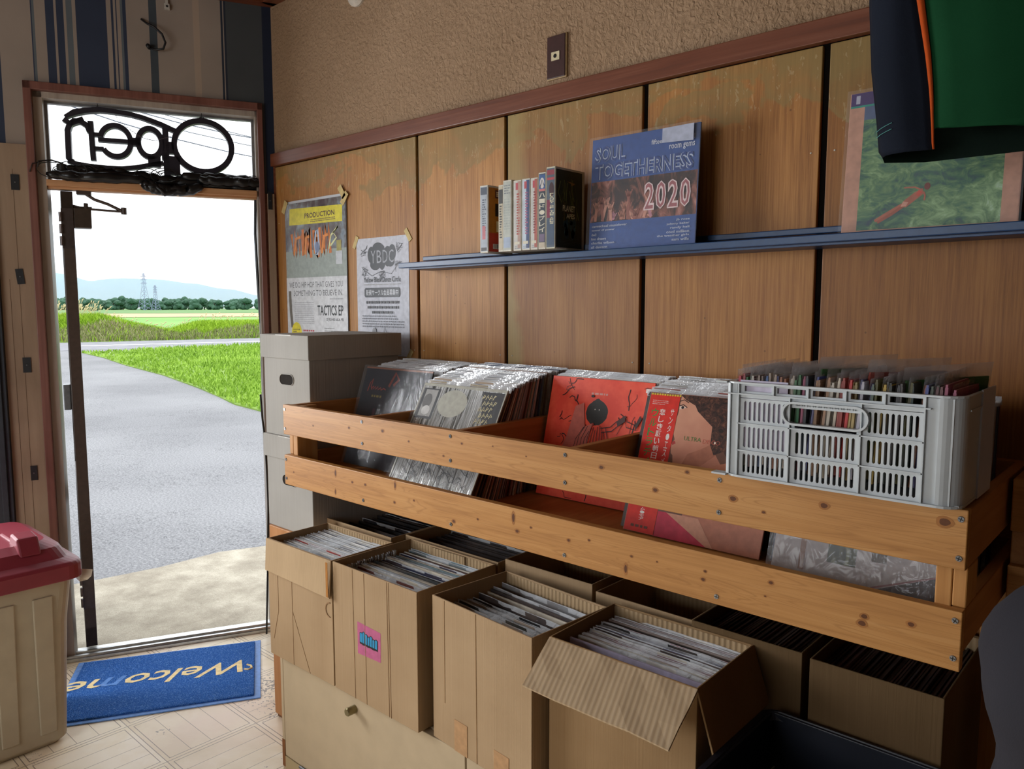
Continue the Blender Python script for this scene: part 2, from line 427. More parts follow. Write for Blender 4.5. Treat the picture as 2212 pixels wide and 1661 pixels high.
MPINEY = m_wood('pine_board_side', ('#8f5a2a', '#a8703a', '#b98350'), 'y', .5, 60)
MPINEZ = m_wood('pine_post', ('#9c6833', '#b17c42', '#c29359'), 'z', .5, 80)
MTRIM = m_wood('brown_stained_trim', ('#522918', '#6a3822', '#80503a'), 'x', .38, 90, False, .1, .5)
MCASE = m_wood('reddish_door_casing', ('#623c34', '#744a40', '#865c50'), 'z', .4, 60, False, .08, .45)
MPOST = m_wood('bare_tan_board', ('#7d6a58', '#917c68', '#a38e78'), 'z', .7, 14, False, .1, .2)
MCARD = m_card(); MCARD2 = m_card('cardboard_pale', ('#a58c6c', '#b59b79')); MCORR = m_corr()
MCARDD = m_card('cardboard_brown', ('#876b4a', '#967a58'))
MWHITE = m_card('white_coated_cardboard', ('#9a9791', '#a6a39d'))
MSTEEL = flat('#8d8f92', .3, .5, .9); MDARK = flat('#17181b', .45, .4); MBLACK = flat('#0c0c0e', .35, .5)
MBLUE = flat('#183b63', .38, .5); MGREYP = m_plastic('light_grey_plastic', '#b9bfc2', .38)
MCLEAR = m_clear('clear_plastic'); MLIP = m_clear('plastic_sleeve_rim', (.8, .83, .87), .62, .15, .5, 60, (1, 1, 1))
MALU = flat('#c9cbcb', .3, .5, .85)

MDW = m_wood('dark_panelled_wall', ('#3c2a1e', '#48342a', '#564034'), 'z', .6, 30)
# ---------------------------------------------------------------- room shell
b = MB(); fl = [(-.02, .1), (4.6, .1), (4.6, -4.1), (-1.98, -4.1)]
fl = [(0.046, .1), (4.6, .1), (4.6, -4.1), (-1.912, -4.1)]
b.prism([(x, y) for x, y in fl][::-1], -.06, 0, 'z'); struct(b.build('floor', m_floor()))
b = MB(); b.prism([(x, y) for x, y in [(.046, .1), (4.6, .1), (4.6, -4.1), (-1.912, -4.1)]][::-1], 2.66, 2.72, 'z'); struct(b.build('ceiling', flat('#5c4a3c', .8, .2)))
# back wall with plywood panels, grooves, rail
b = MB(); b.box(-.05, 4.6, 0.006, .12, 0, 2.66, 0); b.box(0, 4.5, 0, .01, 2.0, 2.66, 1)
wb = struct(b.build('wall_back', [flat('#120e0b', .9, .1), MPL]))
edges = [(.006, .881), (.894, 1.286), (1.300, 1.772), (1.789, 2.233), (2.249, 2.70), (2.716, 3.17), (3.186, 3.64), (3.656, 4.1), (4.116, 4.5)]
tints = [(1.0, .96, .90), (1.06, 1.02, .96), (.80, .74, .70), (.90, .81, .66), (.62, .51, .36), (.5, .4, .28), (.9, .85, .8), (.9, .85, .8), (.9, .85, .8)]  # right-hand panels tinted darker to stand in for light falloff
for (x0, x1), t in zip(edges, tints):
    b = MB(); b.box(x0, x1, -.004, .008, .0, 1.968); o = b.build('wall_panel', MP, wb, bevel=.002); o.color = (*t, 1)
    for k in range(4):
        pass
b = MB()
for x0, x1 in edges[:6]:
    for xx in (x0 + .018, x1 - .018):
        for zz in (.55, 1.25, 1.74): b.lathe([(.0022, 0), (.002, .001)], 8, 0, Matrix.Translation((xx, -.004, zz)) @ Matrix.Rotation(PI / 2, 4, 'X'))
b.build('panel_nail', flat('#b9b2a2', .4), wb)
b = MB(); b.box(0, 4.5, -.022, 0, 1.970, 2.020); struct(b.build('trim_1', MTRIM, bevel=.002))
b = MB(); b.box(0.02, 4.5, -.05, 0.004, 2.60, 2.66); struct(b.build('trim_2', MTRIM))
b = MB(); b.box(4.5, 4.6, -4.1, .1, 0, 2.66); struct(b.build('wall_right', MDW))
# front wall with a window opening added for its fill lamp, x .3..2.1, z .9..2.1
b = MB(); b.box(-2., .3, -4.1, -4.0, 0, 2.66); b.box(2.1, 4.5, -4.1, -4.0, 0, 2.66); b.box(.3, 2.1, -4.1, -4, 0, .9); b.box(.3, 2.1, -4.1, -4, 2.1, 2.66); struct(b.build('wall_front', MDW))
def window(name, T, w, h):
    b = MB()
    for x0, x1 in ((0, .04), (w / 2 - .02, w / 2 + .02), (w - .04, w)): b.box(x0, x1, -.03, .03, 0, h, 0, T)
    b.box(0, w, -.03, .03, 0, .04, 0, T); b.box(0, w, -.03, .03, h - .04, h, 0, T)
    f = struct(b.build(name, flat('#8f9296', .35, .5, .8)))
    g = MB(); g.box(.04, w / 2 - .02, -.063, -.059, .04, h - .04, 0, T); g.box(w / 2 + .02, w - .04, -.063, -.059, .04, h - .04, 0, T); g.build('window_pane', m_clear('window_glass', (.9, .95, .95), .08, .02), f)
window('window_1', Matrix.Translation((.3, -4.06, .9)), 1.8, 1.2)
# door wall, local frame s (along), n (into the room), z
WR = math.radians(-115)
WT = Matrix.Rotation(WR, 4, 'Z')
b = MB()
S0, S1 = .062, .86       # door opening incl. frame
b.box(0, S0, -.12, 0, 0, 2.66); b.box(S0, S1, -.12, 0, 2.20, 2.66); b.box(S1, 1.36, -.12, 0, 0, 2.66)
b.box(1.36, 3.34, -.12, 0, 0, .78); b.box(1.36, 3.34, -.12, 0, 2.12, 2.66); b.box(3.34, 4.5, -.12, 0, 0, 2.66)
wl = struct(b.build('wall_left', m_wallpaper(), rot=(0, 0, WR)))
window('window_2', WT @ Matrix.Translation((1.36, -.07, .78)), 1.98, 1.34)
# the casing and jambs of the door
b = MB()
b.box(.852, .878, -.1, .016, 0, 2.218); b.box(.045, .066, -.1, .016, 0, 2.218); b.box(.045, .878, -.1, .016, 2.190, 2.218)
struct(b.build('trim_3', MCASE, rot=(0, 0, WR), bevel=.002))
b = MB(); b.box(.822, .852, -.1, -.012, 0, 2.190); b.box(.066, .074, -.1, -.012, 0, 2.19); b.box(.066, .852, -.1, -.012, 2.168, 2.190)
struct(b.build('trim_4', m_wood('pale_reddish_jamb', ('#8f8378', '#a3978b', '#b4a89a'), 'z', .4, 50), rot=(0, 0, WR), bevel=.001))
b = MB(); b.box(.074, .822, -.085, -.0, 1.848, 1.872); b.box(.074, .822, -.07, -.02, 1.84, 1.85)
struct(b.build('trim_5', m_wood('tan_transom_bar', ('#a5744c', '#bb8a60', '#cda077'), 'x', .5, 50), rot=(0, 0, WR), bevel=.002))
b = MB(); b.box(.075, .821, -.078, -.072, 1.873, 2.168); struct(b.build('window_3', m_clear('transom_glass', (.9, .95, .97), .05, .02), rot=(0, 0, WR)))
b = MB(); b.box(.074, .084, -.085, -.06, 1.872, 2.168); b.box(.074, .822, -.085, -.06, 2.160, 2.168); b.box(.812, .822, -.085, -.06, 1.872, 2.168)
struct(b.build('trim_6', flat('#8a8a8c', .4, .5, .5), rot=(0, 0, WR)))
# bare board left of the door, posts right of it
b = MB(); b.box(.878, .985, 0, .012, 0, 1.99); b.box(.925, .9265, .012, .0125, .1, 1.9, 1); b.box(.955, .9565, .012, .0125, .0, 1.5, 1)
struct(b.build('trim_7', [MPOST, flat('#5a4330', .8)], rot=(0, 0, WR), bevel=.001))
b = MB(); b.box(.986, 1.36, 0, .03, 0, 1.985); b.box(1.0, 1.02, .03, .04, 0, 1.985); struct(b.build('trim_8', flat('#2b3038', .5, .4, .2), rot=(0, 0, WR), bevel=.002))
b = MB(); b.box(.008, .036, 0, .02, 0, 1.86); struct(b.build('trim_9', MPOST, rot=(0, 0, WR), bevel=.002))
b = MB(); b.box(.036, .045, 0, .006, 0, 1.86); b.box(-.0, .008, 0, .01, 0, 1.97); struct(b.build('trim_10', MTRIM, rot=(0, 0, WR)))
b = MB(); b.box(-.02, 4.5, 0, .05, 2.60, 2.66); b.box(-.02, 4.5, 0, .14, 2.63, 2.66); struct(b.build('trim_11', MTRIM, rot=(0, 0, WR)))
b = MB(); b.box(.066, .852, -.1, .006, -.0, .012); b.tube([(.07, -.005, .016), (.85, -.005, .016)], .008); b.tube([(.07, -.05, .014), (.85, -.05, .014)], .008); struct(b.build('trim_12', MALU, rot=(0, 0, WR)))
# black strike plates
for i, (s, z, a, w) in enumerate([(.919, 1.852, 0, .026), (.922, 1.51, 6, .024), (.918, 1.182, 0, .026), (.917, .771, 0, .022), (.026, 1.831, 0, .016)]):
    h = .056 if i < 4 else .07
    b = MB(); b.box(-w / 2, w / 2, 0, .003, -h / 2, h / 2, 0); b.lathe([(.003, 0), (.002, .0015)], 8, 1, Matrix.Translation((0, .003, 0)) @ Matrix.Rotation(-PI / 2, 4, 'X'))
    p = wp(s, .0125 if i < 4 else .0205, z); o = b.build('hinge_plate', [MDARK, MSTEEL], loc=p, rot=(0, math.radians(a), WR))
    tag(o, ['black metal plate on the bare board, topmost, beside the transom bar', 'tilted black metal plate on the board, second from top', 'black metal plate on the board at road height, third from top', 'lowest black metal plate on the board just above the dustbin', 'narrow black metal plate on the post right of the door'][i], 'hinge plate', 'black metal plates beside the door')
# wire hook and white clip on the wallpaper
b = MB(); pts = [(.475, .002, 2.489), (.455, .02, 2.470), (.43, .028, 2.458), (.405, .03, 2.435), (.394, .03, 2.405), (.402, .028, 2.382), (.43, .02, 2.376), (.452, .004, 2.388)]
b.tube(pts, .0042, 8); b.tube([(.452, 0, 2.388), (.456, .02, 2.39)], .008, 8)
tag(b.build('wall_hook', MDARK, rot=(0, 0, WR), smooth=True), 'bent dark wire hook sticking out of the striped wallpaper above the door', 'hook')
b = MB(); b.box(.374, .393, 0, .012, 2.536, 2.556); b.box(.379, .389, 0, .01, 2.556, 2.6); b.lathe([(.004, 0), (.004, .002)], 10, 1, WT.inverted() @ WT @ Matrix.Translation((.383, .012, 2.546)) @ Matrix.Rotation(-PI / 2, 4, 'X'))
tag(b.build('cable_clip', [flat('#b8b4ac', .4), MDARK], rot=(0, 0, WR)), 'small white plastic clip high on the striped wallpaper near the ceiling', 'clip')
# pale round disc at top of plaster wall
b = MB(); b.lathe([(.055, 0), (.055, .008), (.048, .016), (.02, .02)], 28, 0, Matrix.Translation((.578, 0, 2.515)) @ Matrix.Rotation(PI / 2, 4, 'X'))
tag(b.build('wall_sensor', flat('#b9aea0', .6), smooth=False), 'pale round disc fixed high on the textured plaster wall', 'wall disc')
# outlet plate
t = thing('antenna_outlet', 'dark brown vertical outlet plate with cream edge on the plaster wall', 'outlet', (1.489, 0, 2.098))
b = MB(); b.box(-.035, .035, -.007, 0, -.06, .06); b.build('backplate', flat('#a58a63', .5), t, bevel=.002)
b = MB(); b.box(-.033, .031, -.010, -.007, -.057, .058); b.build('cover_plate', flat('#3c2423', .35, .5), t, bevel=.0015)
b = MB(); b.box(-.016, .013, -.012, -.010, -.010, .013); b.build('socket', flat('#c9bd9c', .5), t)
b = MB(); b.lathe([(.0055, 0), (.0055, .001)], 14, 0, Matrix.Translation((-.002, -.012, .0015)) @ Matrix.Rotation(PI / 2, 4, 'X')); b.build('socket_hole', MBLACK, t)

# ---------------------------------------------------------------- the open door leaf and its closer
t = thing('glazed_door', 'brown framed glazed door swung fully outward, seen edge-on', 'door', wp(.762, -.03, 0), (0, 0, WR - math.radians(90 - 7.2)))
MLEAF = flat('#4c4038', .45, .4)
# local x runs outwards along the leaf
b = MB(); b.box(0, .74, -.02, .02, .04, .12); b.box(0, .74, -.02, .02, 1.77, 1.835); b.box(0, .07, -.02, .02, .04, 1.835); b.box(.68, .74, -.02, .02, .04, 1.835); b.box(.07, .68, -.02, .02, .62, .68); b.build('frame', MLEAF, t, bevel=.002)
b = MB(); b.box(.07, .68, -.004, .004, .12, .62); b.box(.07, .68, -.004, .004, .68, 1.77); b.build('glass', m_clear('door_glass', (.8, .9, .9), .15, .03), t)
b = MB(); b.box(.69, .72, .02, .05, .92, 1.04); b.build('handle', MSTEEL, t, bevel=.004)
for z in (.20, 1.62):
    b = MB(); b.box(-.004, 0, -.018, .022, z, z + .15, 0)
    for k in range(3): b.tube([(-.008, .024, z + .01 + k * .045), (-.008, .024, z + .045 + k * .045)], .006, 8)
    b.build('hinge', flat('#5b5250', .35, .5, .6), t)
b = MB(); b.prism([(.0, 1.70), (.0, 1.775), (.05, 1.775), (.075, 1.76), (.075, 1.715), (.05, 1.70)], -.08, -.02, 'y'); b.build('closer_body', flat('#4a4038', .4, .4, .3), t, bevel=.003)
t = thing('door_closer_arm', 'dark folding closer arm under the transom bar at the door top', 'door closer', wp(.70, -.045, 1.83), (0, 0, WR))
b = MB(); b.tube([(0, 0, 0), (-.03, .0, -.02), (-.075, 0, -.035), (-.13, 0, -.062)], .006); b.build('upper_arm', flat('#4a3f3a', .4, .4, .4), t)
b = MB(); b.tube([(.045, 0, -.055), (-.13, 0, -.062)], .0045); b.tube([(.05, 0, -.045), (.02, 0, -.052), (-.02, 0, -.052)], .004); b.lathe([(.008, -.01), (.008, .012)], 10, 0, Matrix.Translation((.0, 0, -.048))); b.build('lower_arm', flat('#4a3f3a', .4, .4, .4), t)
b = MB(); b.lathe([(.010, -.014), (.010, .012)], 12, 0, Matrix.Translation((-.13, 0, -.058))); b.build('joint', flat('#4a3f3a', .4, .4, .4), t)
b = MB(); b.box(-.02, .03, -.02, .012, -.004, .012); b.build('bracket', flat('#4a3f3a', .4, .4, .4), t, bevel=.002)
b = MB(); b.tube([(.078, -.05, 1.84), (.083, -.05, 1.7), (.079, -.05, 1.5), (.073, -.05, 1.33)], .006, 6); b.tube([(.074, -.05, 1.33), (.072, -.05, 1.0), (.07, -.05, .6), (.07, -.05, .05)], .003, 6)
tag(b.build('door_seal', MBLACK, rot=(0, 0, WR)), 'black rubber sealing strip hanging down the right door jamb', 'door seal')
b = MB(); b.tube([wp(.1, .16, 1.05), wp(.095, .14, .96), wp(.085, .13, .85), wp(.08, .12, .6), wp(.09, .10, .3), wp(.10, .07, .02)], .004, 8)
tag(b.build('cable', MBLACK, smooth=True), 'thin black cable hanging down beside the white archive boxes at the doorway', 'cable')
# ---------------------------------------------------------------- Open sign (seen from behind)
t = thing('open_sign', 'black lettered Open sign hanging in the transom, seen from behind', 'sign', wp(0, -.035, 0), (0, 0, WR))
MS = flat('#23202b', .45, .4)
def arc(cx, cz, rx, rz, a0, a1, n=28): return [(cx + rx * math.cos(math.radians(a0 + (a1 - a0) * i / n)), cz + rz * math.sin(math.radians(a0 + (a1 - a0) * i / n))) for i in range(n + 1)]
D0, D1 = -.016, .016
b = MB(); b.ribbon(arc(.272, 2.037, .107, .099, 0, 360, 40)[:-1], .021, D0, D1, closed=True); b.build('letter_o', MS, t)
b = MB(); b.ribbon(arc(.465, 2.036, .042, .054, 0, 360, 30)[:-1], .02, D0, D1, closed=True); b.ribbon([(.409, 2.096), (.409, 1.915)], .022, D0, D1); b.box(.36, .42, D0, D1, 1.918, 1.99); b.box(.38, .41, D0, D1, 2.0, 2.045); b.box(.405, .425, D0, D1, 1.975, 2.0); b.build('letter_p', MS, t)
b = MB(); b.ribbon(arc(.585, 2.033, .052, .058, 160, -168, 30)[::-1] if False else arc(.585, 2.033, .052, .058, 12, 180, 20) + arc(.585, 2.033, .052, .058, 180, 325, 18), .019, D0, D1); b.ribbon([(.645, 2.034), (.5, 2.034)], .015, D0, D1); b.box(.50, .54, D0, D1, 2.02, 2.05); b.ribbon([(.627, 2.0), (.66, 2.0)], .014, D0, D1); b.ribbon([(.637, 2.052), (.66, 2.052)], .014, D0, D1); b.build('letter_e', MS, t)
b = MB(); b.ribbon([(.668, 2.10), (.664, 1.955)], .019, D0, D1); b.ribbon([(.672, 2.06), (.680, 2.083), (.700, 2.096), (.722, 2.096), (.738, 2.08), (.745, 2.06), (.746, 1.955), (.735, 1.945)], .02, D0, D1); b.build('letter_n', MS, t)
b = MB(); tp = [(.752, 2.108), (.72, 2.127), (.685, 2.137), (.635, 2.145), (.586, 2.143), (.53, 2.138), (.49, 2.13), (.45, 2.118), (.42, 2.108), (.372, 2.088)]
b.ribbon(tp, [.012, .022, .02, .019, .017, .017, .017, .018, .018, .018], D0, D1); b.ribbon([(.756, 2.10), (.735, 2.085), (.69, 2.105)], .02, D0, D1)
b.ribbon([(.75, 1.947), (.72, 1.938), (.68, 1.933), (.62, 1.930), (.568, 1.931), (.52, 1.938), (.472, 1.95), (.42, 1.962)], .016, D0, D1); b.box(.43, .475, D0, D1, 1.945, 1.985); b.build('frame_swoosh', MS, t)
for sx in (.642, .2735):
    b = MB(); b.tube([(sx, 0, 2.168), (sx, 0, 2.152)], .0015, 6); b.tube([(sx + .012, 0, 2.135), (sx + .004, 0, 2.152), (sx - .004, 0, 2.152), (sx - .012, 0, 2.135)], .0035, 8); b.tube([(sx + .02, .01, 2.135), (sx, .01, 2.158), (sx - .02, .01, 2.135)], .001, 6); b.build('hanger', MBLACK, t)
b = MB()
for i in range(46):
    f = i / 45; s = .58 - f * .19; z = 2.13 - .075 * math.sin(PI * min(1, f * .62 + .02)) - (.01 * f); z = 2.125 - .08 * (1 - (1 - min(f * 1.45, 1)) ** 2) + max(0, f - .69) * .06
    ang = 0 if i % 2 else PI / 2
    ring = [(s + .0035 * math.cos(a), .018 + .0018 * math.sin(a) * math.cos(ang), z + .0018 * math.sin(a) * math.sin(ang)) for a in [2 * PI * k / 8 for k in range(9)]]
    b.tube(ring, .0006, 5, caps=False)
b.build('chain', flat('#6b6670', .3, .5, .8), t)
# dark cloth and cable tangle lying on the transom bar
t = thing('cable_tangle', 'tangle of black cables and tape heaped along the transom bar', 'cables', wp(0, -.03, 1.872), (0, 0, WR))
rg = random.Random(3)
def lump(b, s0, s1, z, r, n0=0., N=22, sag=0.):
    pts = []; rs = []
    for i in range(N):
        f = i / (N - 1); pts.append((s0 + (s1 - s0) * f, n0 + rg.uniform(-.006, .006), z + rg.uniform(-.003, .004) - sag * math.sin(PI * f))); rs.append(r * (.9 + .2 * rg.random()) * (.45 + .55 * math.sin(PI * min(1, max(0, f * 1.04)) ) ** .3 if 0 < f < 1 else .3))
    b.tube(pts, rs, 12)
b = MB(); lump(b, .80, .42, .026, .026); lump(b, .82, .47, .016, .02, .03); lump(b, .78, .55, .045, .018); b.build('black_wrap', MBLACK, t, smooth=True)
b = MB(); lump(b, .46, .06, .016, .028); lump(b, .36, .06, .038, .024, .01); lump(b, .5, .28, .0, .022, .04, sag=.02); lump(b, .3, .05, .028, .02, .03); b.build('black_wrap', MBLACK, t, smooth=True)
b = MB(); lump(b, .5, .36, -.005, .016, .045, sag=.02); b.tube([(.47, .05, .01), (.43, .055, -.025), (.42, .055, -.036), (.40, .055, -.03), (.34, .05, 0)], .01, 8); b.build('hanging_loop', MBLACK, t, smooth=True)
b = MB()
for i in range(34):
    s = rg.choice([rg.uniform(.62, .8), rg.uniform(.05, .3), rg.uniform(.38, .5)]); r = rg.uniform(.012, .035); a0 = rg.uniform(0, 6); n0 = rg.uniform(-.02, .05)
    b.tube([(s + r * 1.6 * math.cos(a0 + k * .5), n0 + .01 * math.sin(k), .035 + r * .9 * math.sin(a0 + k * .5)) for k in range(12)], .0016, 6)
b.tube([(.845, .045, .04), (.84, .05, .06), (.80, .04, .068), (.765, .03, .06), (.75, .02, .03)], .003, 6); b.tube([(.87, .05, .02), (.86, .05, .05), (.83, .045, .06)], .002, 6)
b.build('loose_cable', MBLACK, t, smooth=True)
b = MB(); b.lathe([(.016, 0), (.018, .002), (.018, .05), (.016, .054)], 16, 0, Matrix.Translation((.772, .0, .008))); b.build('cable_spool', flat('#2a2622', .5), t)

# ---------------------------------------------------------------- floor things at the door
# mat: local x along the threshold, y into the room
t = thing('door_mat', 'blue looped door mat with cream Welcome lettering on the floor at the door', 'door mat', (.029, -.153, 0), (0, 0, math.radians(-120)))
b = MB(); b.box(0, .68, 0, .5, .001, .005); b.build('rubber_edge', flat('#6c9ce4', .5, .3), t, bevel=.001)
m = Mat('blue_looped_pile', .95, 0, .1); n = m.noise(420, 3, .7); v = m.voro(260); m.color(m.ramp(n * .6 + v * .4, [(.3, '#2058b8'), (.5, '#3c7cdc'), (.72, '#82b4f6')])).bump(n + v, 1., .006)
b = MB(); b.box(.022, .658, .018, .482, .005, .012); b.build('pile', m.m, t, bevel=.003)
a = Art(); 
v, f = glyphs('Welcome', .012, .35)
ax0 = min(p[0] for p in v); ax1 = max(p[0] for p in v); az0 = min(p[1] for p in v); az1 = max(p[1] for p in v)
b = MB(); sx = .62 / (ax1 - ax0); sz = .105 / (az1 - az0)
b.add([(.065 + (p[0] - ax0) * sx, .185 + (p[1] - az0) * sz, .0128) for p in v], f, 0)
b.tube([(.05, .235, .0125), (.035, .25, .0125), (.032, .27, .0125), (.045, .28, .0125), (.06, .272, .0125)], .004, 6)
for i_, f_ in enumerate(b.f[:len(f)]):
    cx_ = sum(b.v[q][0] for q in f_) / len(f_)
    if .065 + .62 * .695 < cx_ < .065 + .62 * .80: b.mi[i_] = 1
b.build('lettering', [flat('#f0dba6', .8, .2), flat('#5f8fd6', .8, .2)], t, fix=False)
# dustbin
t = thing('dustbin', 'tall beige plastic dustbin with maroon lid standing left of the door', 'dustbin', (.052, -1.172, 0))
MB1 = m_plastic('beige_bin_plastic', '#a89d88', .45); MB2 = m_plastic('maroon_bin_plastic', '#7c2634', .42)
def rrect(x0, x1, y0, y1, r, z, n=5):
    o = []
    for cx, cy, a in ((x1 - r, y1 - r, 0), (x0 + r, y1 - r, 90), (x0 + r, y0 + r, 180), (x1 - r, y0 + r, 270)):
        for k in range(n + 1):
            an = math.radians(a + 90 * k / n); o.append((cx + r * math.cos(an), cy + r * math.sin(an), z))
    return o
def loft(b, rings, mi=0, caps=True, T=None):
    n = len(rings[0]); v = [p for r in rings for p in r]; fs = []
    for i in range(len(rings) - 1):
        for k in range(n): fs.append((i * n + k, i * n + (k + 1) % n, (i + 1) * n + (k + 1) % n, (i + 1) * n + k))
    if caps: fs += [tuple(range(n - 1, -1, -1)), tuple(range((len(rings) - 1) * n, len(rings) * n))]
    b.add(v, fs, mi, T)
b = MB(); loft(b, [rrect(-.165, .175, -.21, .195, .03, 0), rrect(-.185, .195, -.23, .215, .035, .02), rrect(-.20, .207, -.24, .232, .04, .40), rrect(-.215, .218, -.25, .25, .04, .565)])
b.build('body', MB1, t, smooth=False, bevel=.003)
b = MB()
for y0 in (-.182, -.078, .026, .131):
    w = .048
    b.hexa([(.185, y0, .05), (.2005, y0, .05), (.2005, y0 + w, .05), (.185, y0 + w, .05)], [(.20, y0 - .004, .50), (.2185, y0 - .004, .50), (.2185, y0 + w + .004, .50), (.20, y0 + w + .004, .50)])
b.build('side_rib', MB1, t, bevel=.003)
b = MB(); loft(b, [rrect(-.24, .245, -.275, .275, .05, .545), rrect(-.24, .245, -.275, .275, .05, .59), rrect(-.235, .24, -.27, .27, .05, .60), rrect(-.215, .215, -.245, .245, .05, .612), rrect(-.20, .19, -.23, .23, .05, .645), rrect(-.18, .15, -.2, .2, .05, .662)])
b.build('lid', MB2, t, smooth=False, bevel=.004)
b = MB(); b.prism([(.09, .648), (.115, .695), (.175, .688), (.205, .635)], .105, .165, 'y'); b.box(-.02, .11, .11, .16, .65, .668); b.build('lid_clasp', MB2, t, bevel=.006)
b = MB(); b.box(-.12, .03, -.06, .02, .655, .668); b.box(-.14, .05, -.08, .04, .65, .660); b.build('lid_label', MB2, t, bevel=.004)
b = MB(); b.add([(.2, .25, .545), (.232, .27, .535), (.24, .29, .54), (.225, .30, .556), (.2, .27, .56)], [(0, 1, 2, 3, 4)]); b.add([(.2, .25, .545), (.222, .26, .525), (.232, .28, .528), (.24, .29, .54)], [(0, 1, 2, 3)])
tag(b.build('torn_bag', m_clear('crumpled_bag', (.8, .7, .55), .8, .3, .5), loc=(.052, -1.172, 0)), 'scrap of clear crumpled bag poking out under the maroon bin lid', 'plastic bag')

# ---------------------------------------------------------------- cabinets
MCREAM = m_plastic('cream_cabinet_paint', '#b3a083', .5, .4, .05)
t = thing('cream_cabinet', 'low cream painted cabinet under the cardboard record boxes', 'cabinet', (.909, -.585, 0))
b = MB(); b.box(0, 1.75, .02, .52, .0, .380); b.box(0, .014, 0, .54, .0, .380); b.build('body', MCREAM, t, bevel=.002)
b = MB(); b.box(.0, .015, -.001, .0, .02, .105); b.box(-.002, 0, -.0, .03, .02, .1); b.build('worn_edge', flat('#7b4a22', .6), t)
b = MB(); b.box(.019, .788, -.002, .018, .060, .376); d1 = b.build('door', MCREAM, t, bevel=.0015)
b = MB(); b.lathe([(.011, 0), (.011, .025), (.009, .028)], 18, 0, Matrix.Translation((.371, -.002, .334)) @ Matrix.Rotation(PI / 2, 4, 'X')); b.build('knob', flat('#8b8160', .3, .5, .8), d1, smooth=False)
b = MB(); b.box(.793, 1.69, -.002, .018, .060, .376); b.build('door', MCREAM, t, bevel=.0015)
b = MB(); b.box(.016, 1.69, -.002, .018, .0, .056); b.build('plinth', m_plastic('cream_cabinet_plinth', '#a8946f', .5, .4, .05), t, bevel=.001)
b = MB(); b.tube([(.10, -.006, .058), (.16, -.006, .058)], .004, 8); b.build('hinge', MSTEEL, t)
t = thing('tan_cabinet', 'tan wooden cabinet side standing under the white archive boxes', 'cabinet', (.605, -.43, 0))
b = MB(); b.box(0, .30, 0, .42, .012, .673); b.build('body', m_wood('tan_cabinet_wood', ('#a26c3f', '#b27c4d', '#bf8c5e'), 'z', .5, 40), t, bevel=.002)
b = MB(); b.box(.006, .29, .006, .41, .0, .012); b.build('base', flat('#7a5236'), t)

# ---------------------------------------------------------------- white archive boxes
def archive(z0, H, label, group='white archive boxes stacked by the door'):
    t = thing('archive_box', label, 'archive box', (.586, -.43, z0), (0, 0, 0), group)
    b = MB(); b.box(.008, .270, .007, .36, 0, H - .04); b.build('body', MWHITE, t, bevel=.002)
    zl = H - .076
    b = MB(); b.box(0, .277, 0, .368, zl, H); b.build('lid', MWHITE, t, bevel=.002)
    b = MB(); b.box(.139 - .045, .139 + .045, -.0008, 0, H - .003, H + .0005); b.build('lid_flap_seam', flat('#b2afa9'), t)
    hz_ = H - .143
    P = [(.142 + .021 * math.copysign(1, math.cos(a)) + .019 * math.cos(a), hz_ + .0175 * math.sin(a)) for a in [2 * PI * k / 24 for k in range(24)]]
    b = MB(); b.prism(P, .0062, .0075, 'y'); h_ = b.build('hand_hole', flat('#2b2724', .9, .1), t)
    b = MB(); b.ribbon(P, .002, .0045, .0075, closed=True); b.build('hole_rim', MWHITE, h_)
    return t
archive(.673, .310, 'lower white lidded archive box on the tan cabinet, behind the rack end')
archive(.983, .328, 'upper white lidded archive box with hand hole, topmost of the stack')

# ---------------------------------------------------------------- posters on the wall
t = thing('hip_hop_poster', 'tall glossy poster with yellow band and orange graffiti taped left', 'poster', (.08, -.0045, 1.20))
b = MB(); P = []
for i in range(13):
    for j in range(2): P.append((i / 12 * .412, -.001 - .004 * math.sin(i / 12 * PI * 2.2) ** 2, j * .62 if not (j and i < 3) else .62))
b.add(P, [(2 * i, 2 * i + 2, 2 * i + 3, 2 * i + 1) for i in range(12)]); 
m = Mat('glossy_poster_paper', .25, 0, .5); m.color('#c8cbd0'); o = b.build('sheet', m.m, t); sm = o.modifiers.new('solid', 'SOLIDIFY'); sm.thickness = .0006
a = Art(); a.k = 138
mg = Mat('alley_photo_print', .25, 0, .5); nn = mg.noise(9, 4, .7, (1, 1, .35), 1.); n2 = mg.noise(30, 3)
mg.color(mg.ramp(nn * .7 + n2 * .3, [(.3, '#22242c'), (.42, '#5a4a4c'), (.5, '#6e6a68'), (.58, '#8a95a0'), (.7, '#54606a')]))
a.rect(.0, .33, .412, .61, mg.m); a.rect(0, .315, .412, .42, '#9aa39d')
a.poly([(.03, .525), (.388, .518), (.390, .575), (.385, .580), (.035, .590)], '#d9cc3a'); a.text('PRODUCTION', .14, .545, .34, .565, '#4a2a2a', .02); a.rows(.18, .527, .345, .54, 2, '#5a3a3a', rg)
rr = random.Random(11)
for x0, w, hh in ((.045, .08, .09), (.125, .055, .10), (.20, .03, .085), (.24, .07, .11)):
    pts = []
    for k in range(8): pts.append((x0 + w * k / 7, .40 + (0 if k % 2 else hh) + rr.uniform(-.01, .012)))
    a.stroke(pts, .017, '#d2762f'); a.stroke([(x0 + w * .2, .405), (x0 + w * .4, .47), (x0 + w * .8, .475)], .012, '#e08a3c')
a.stroke([(.215, .40), (.205, .44), (.215, .49), (.228, .50), (.235, .44), (.225, .40), (.215, .41)], .01, '#b9c6da'); a.disc(.222, .43, .014, .022, '#7784a5'); a.stroke([(.30, .42), (.315, .47), (.36, .50), (.33, .48), (.35, .46), (.31, .43)], .008, '#d7d7a0')
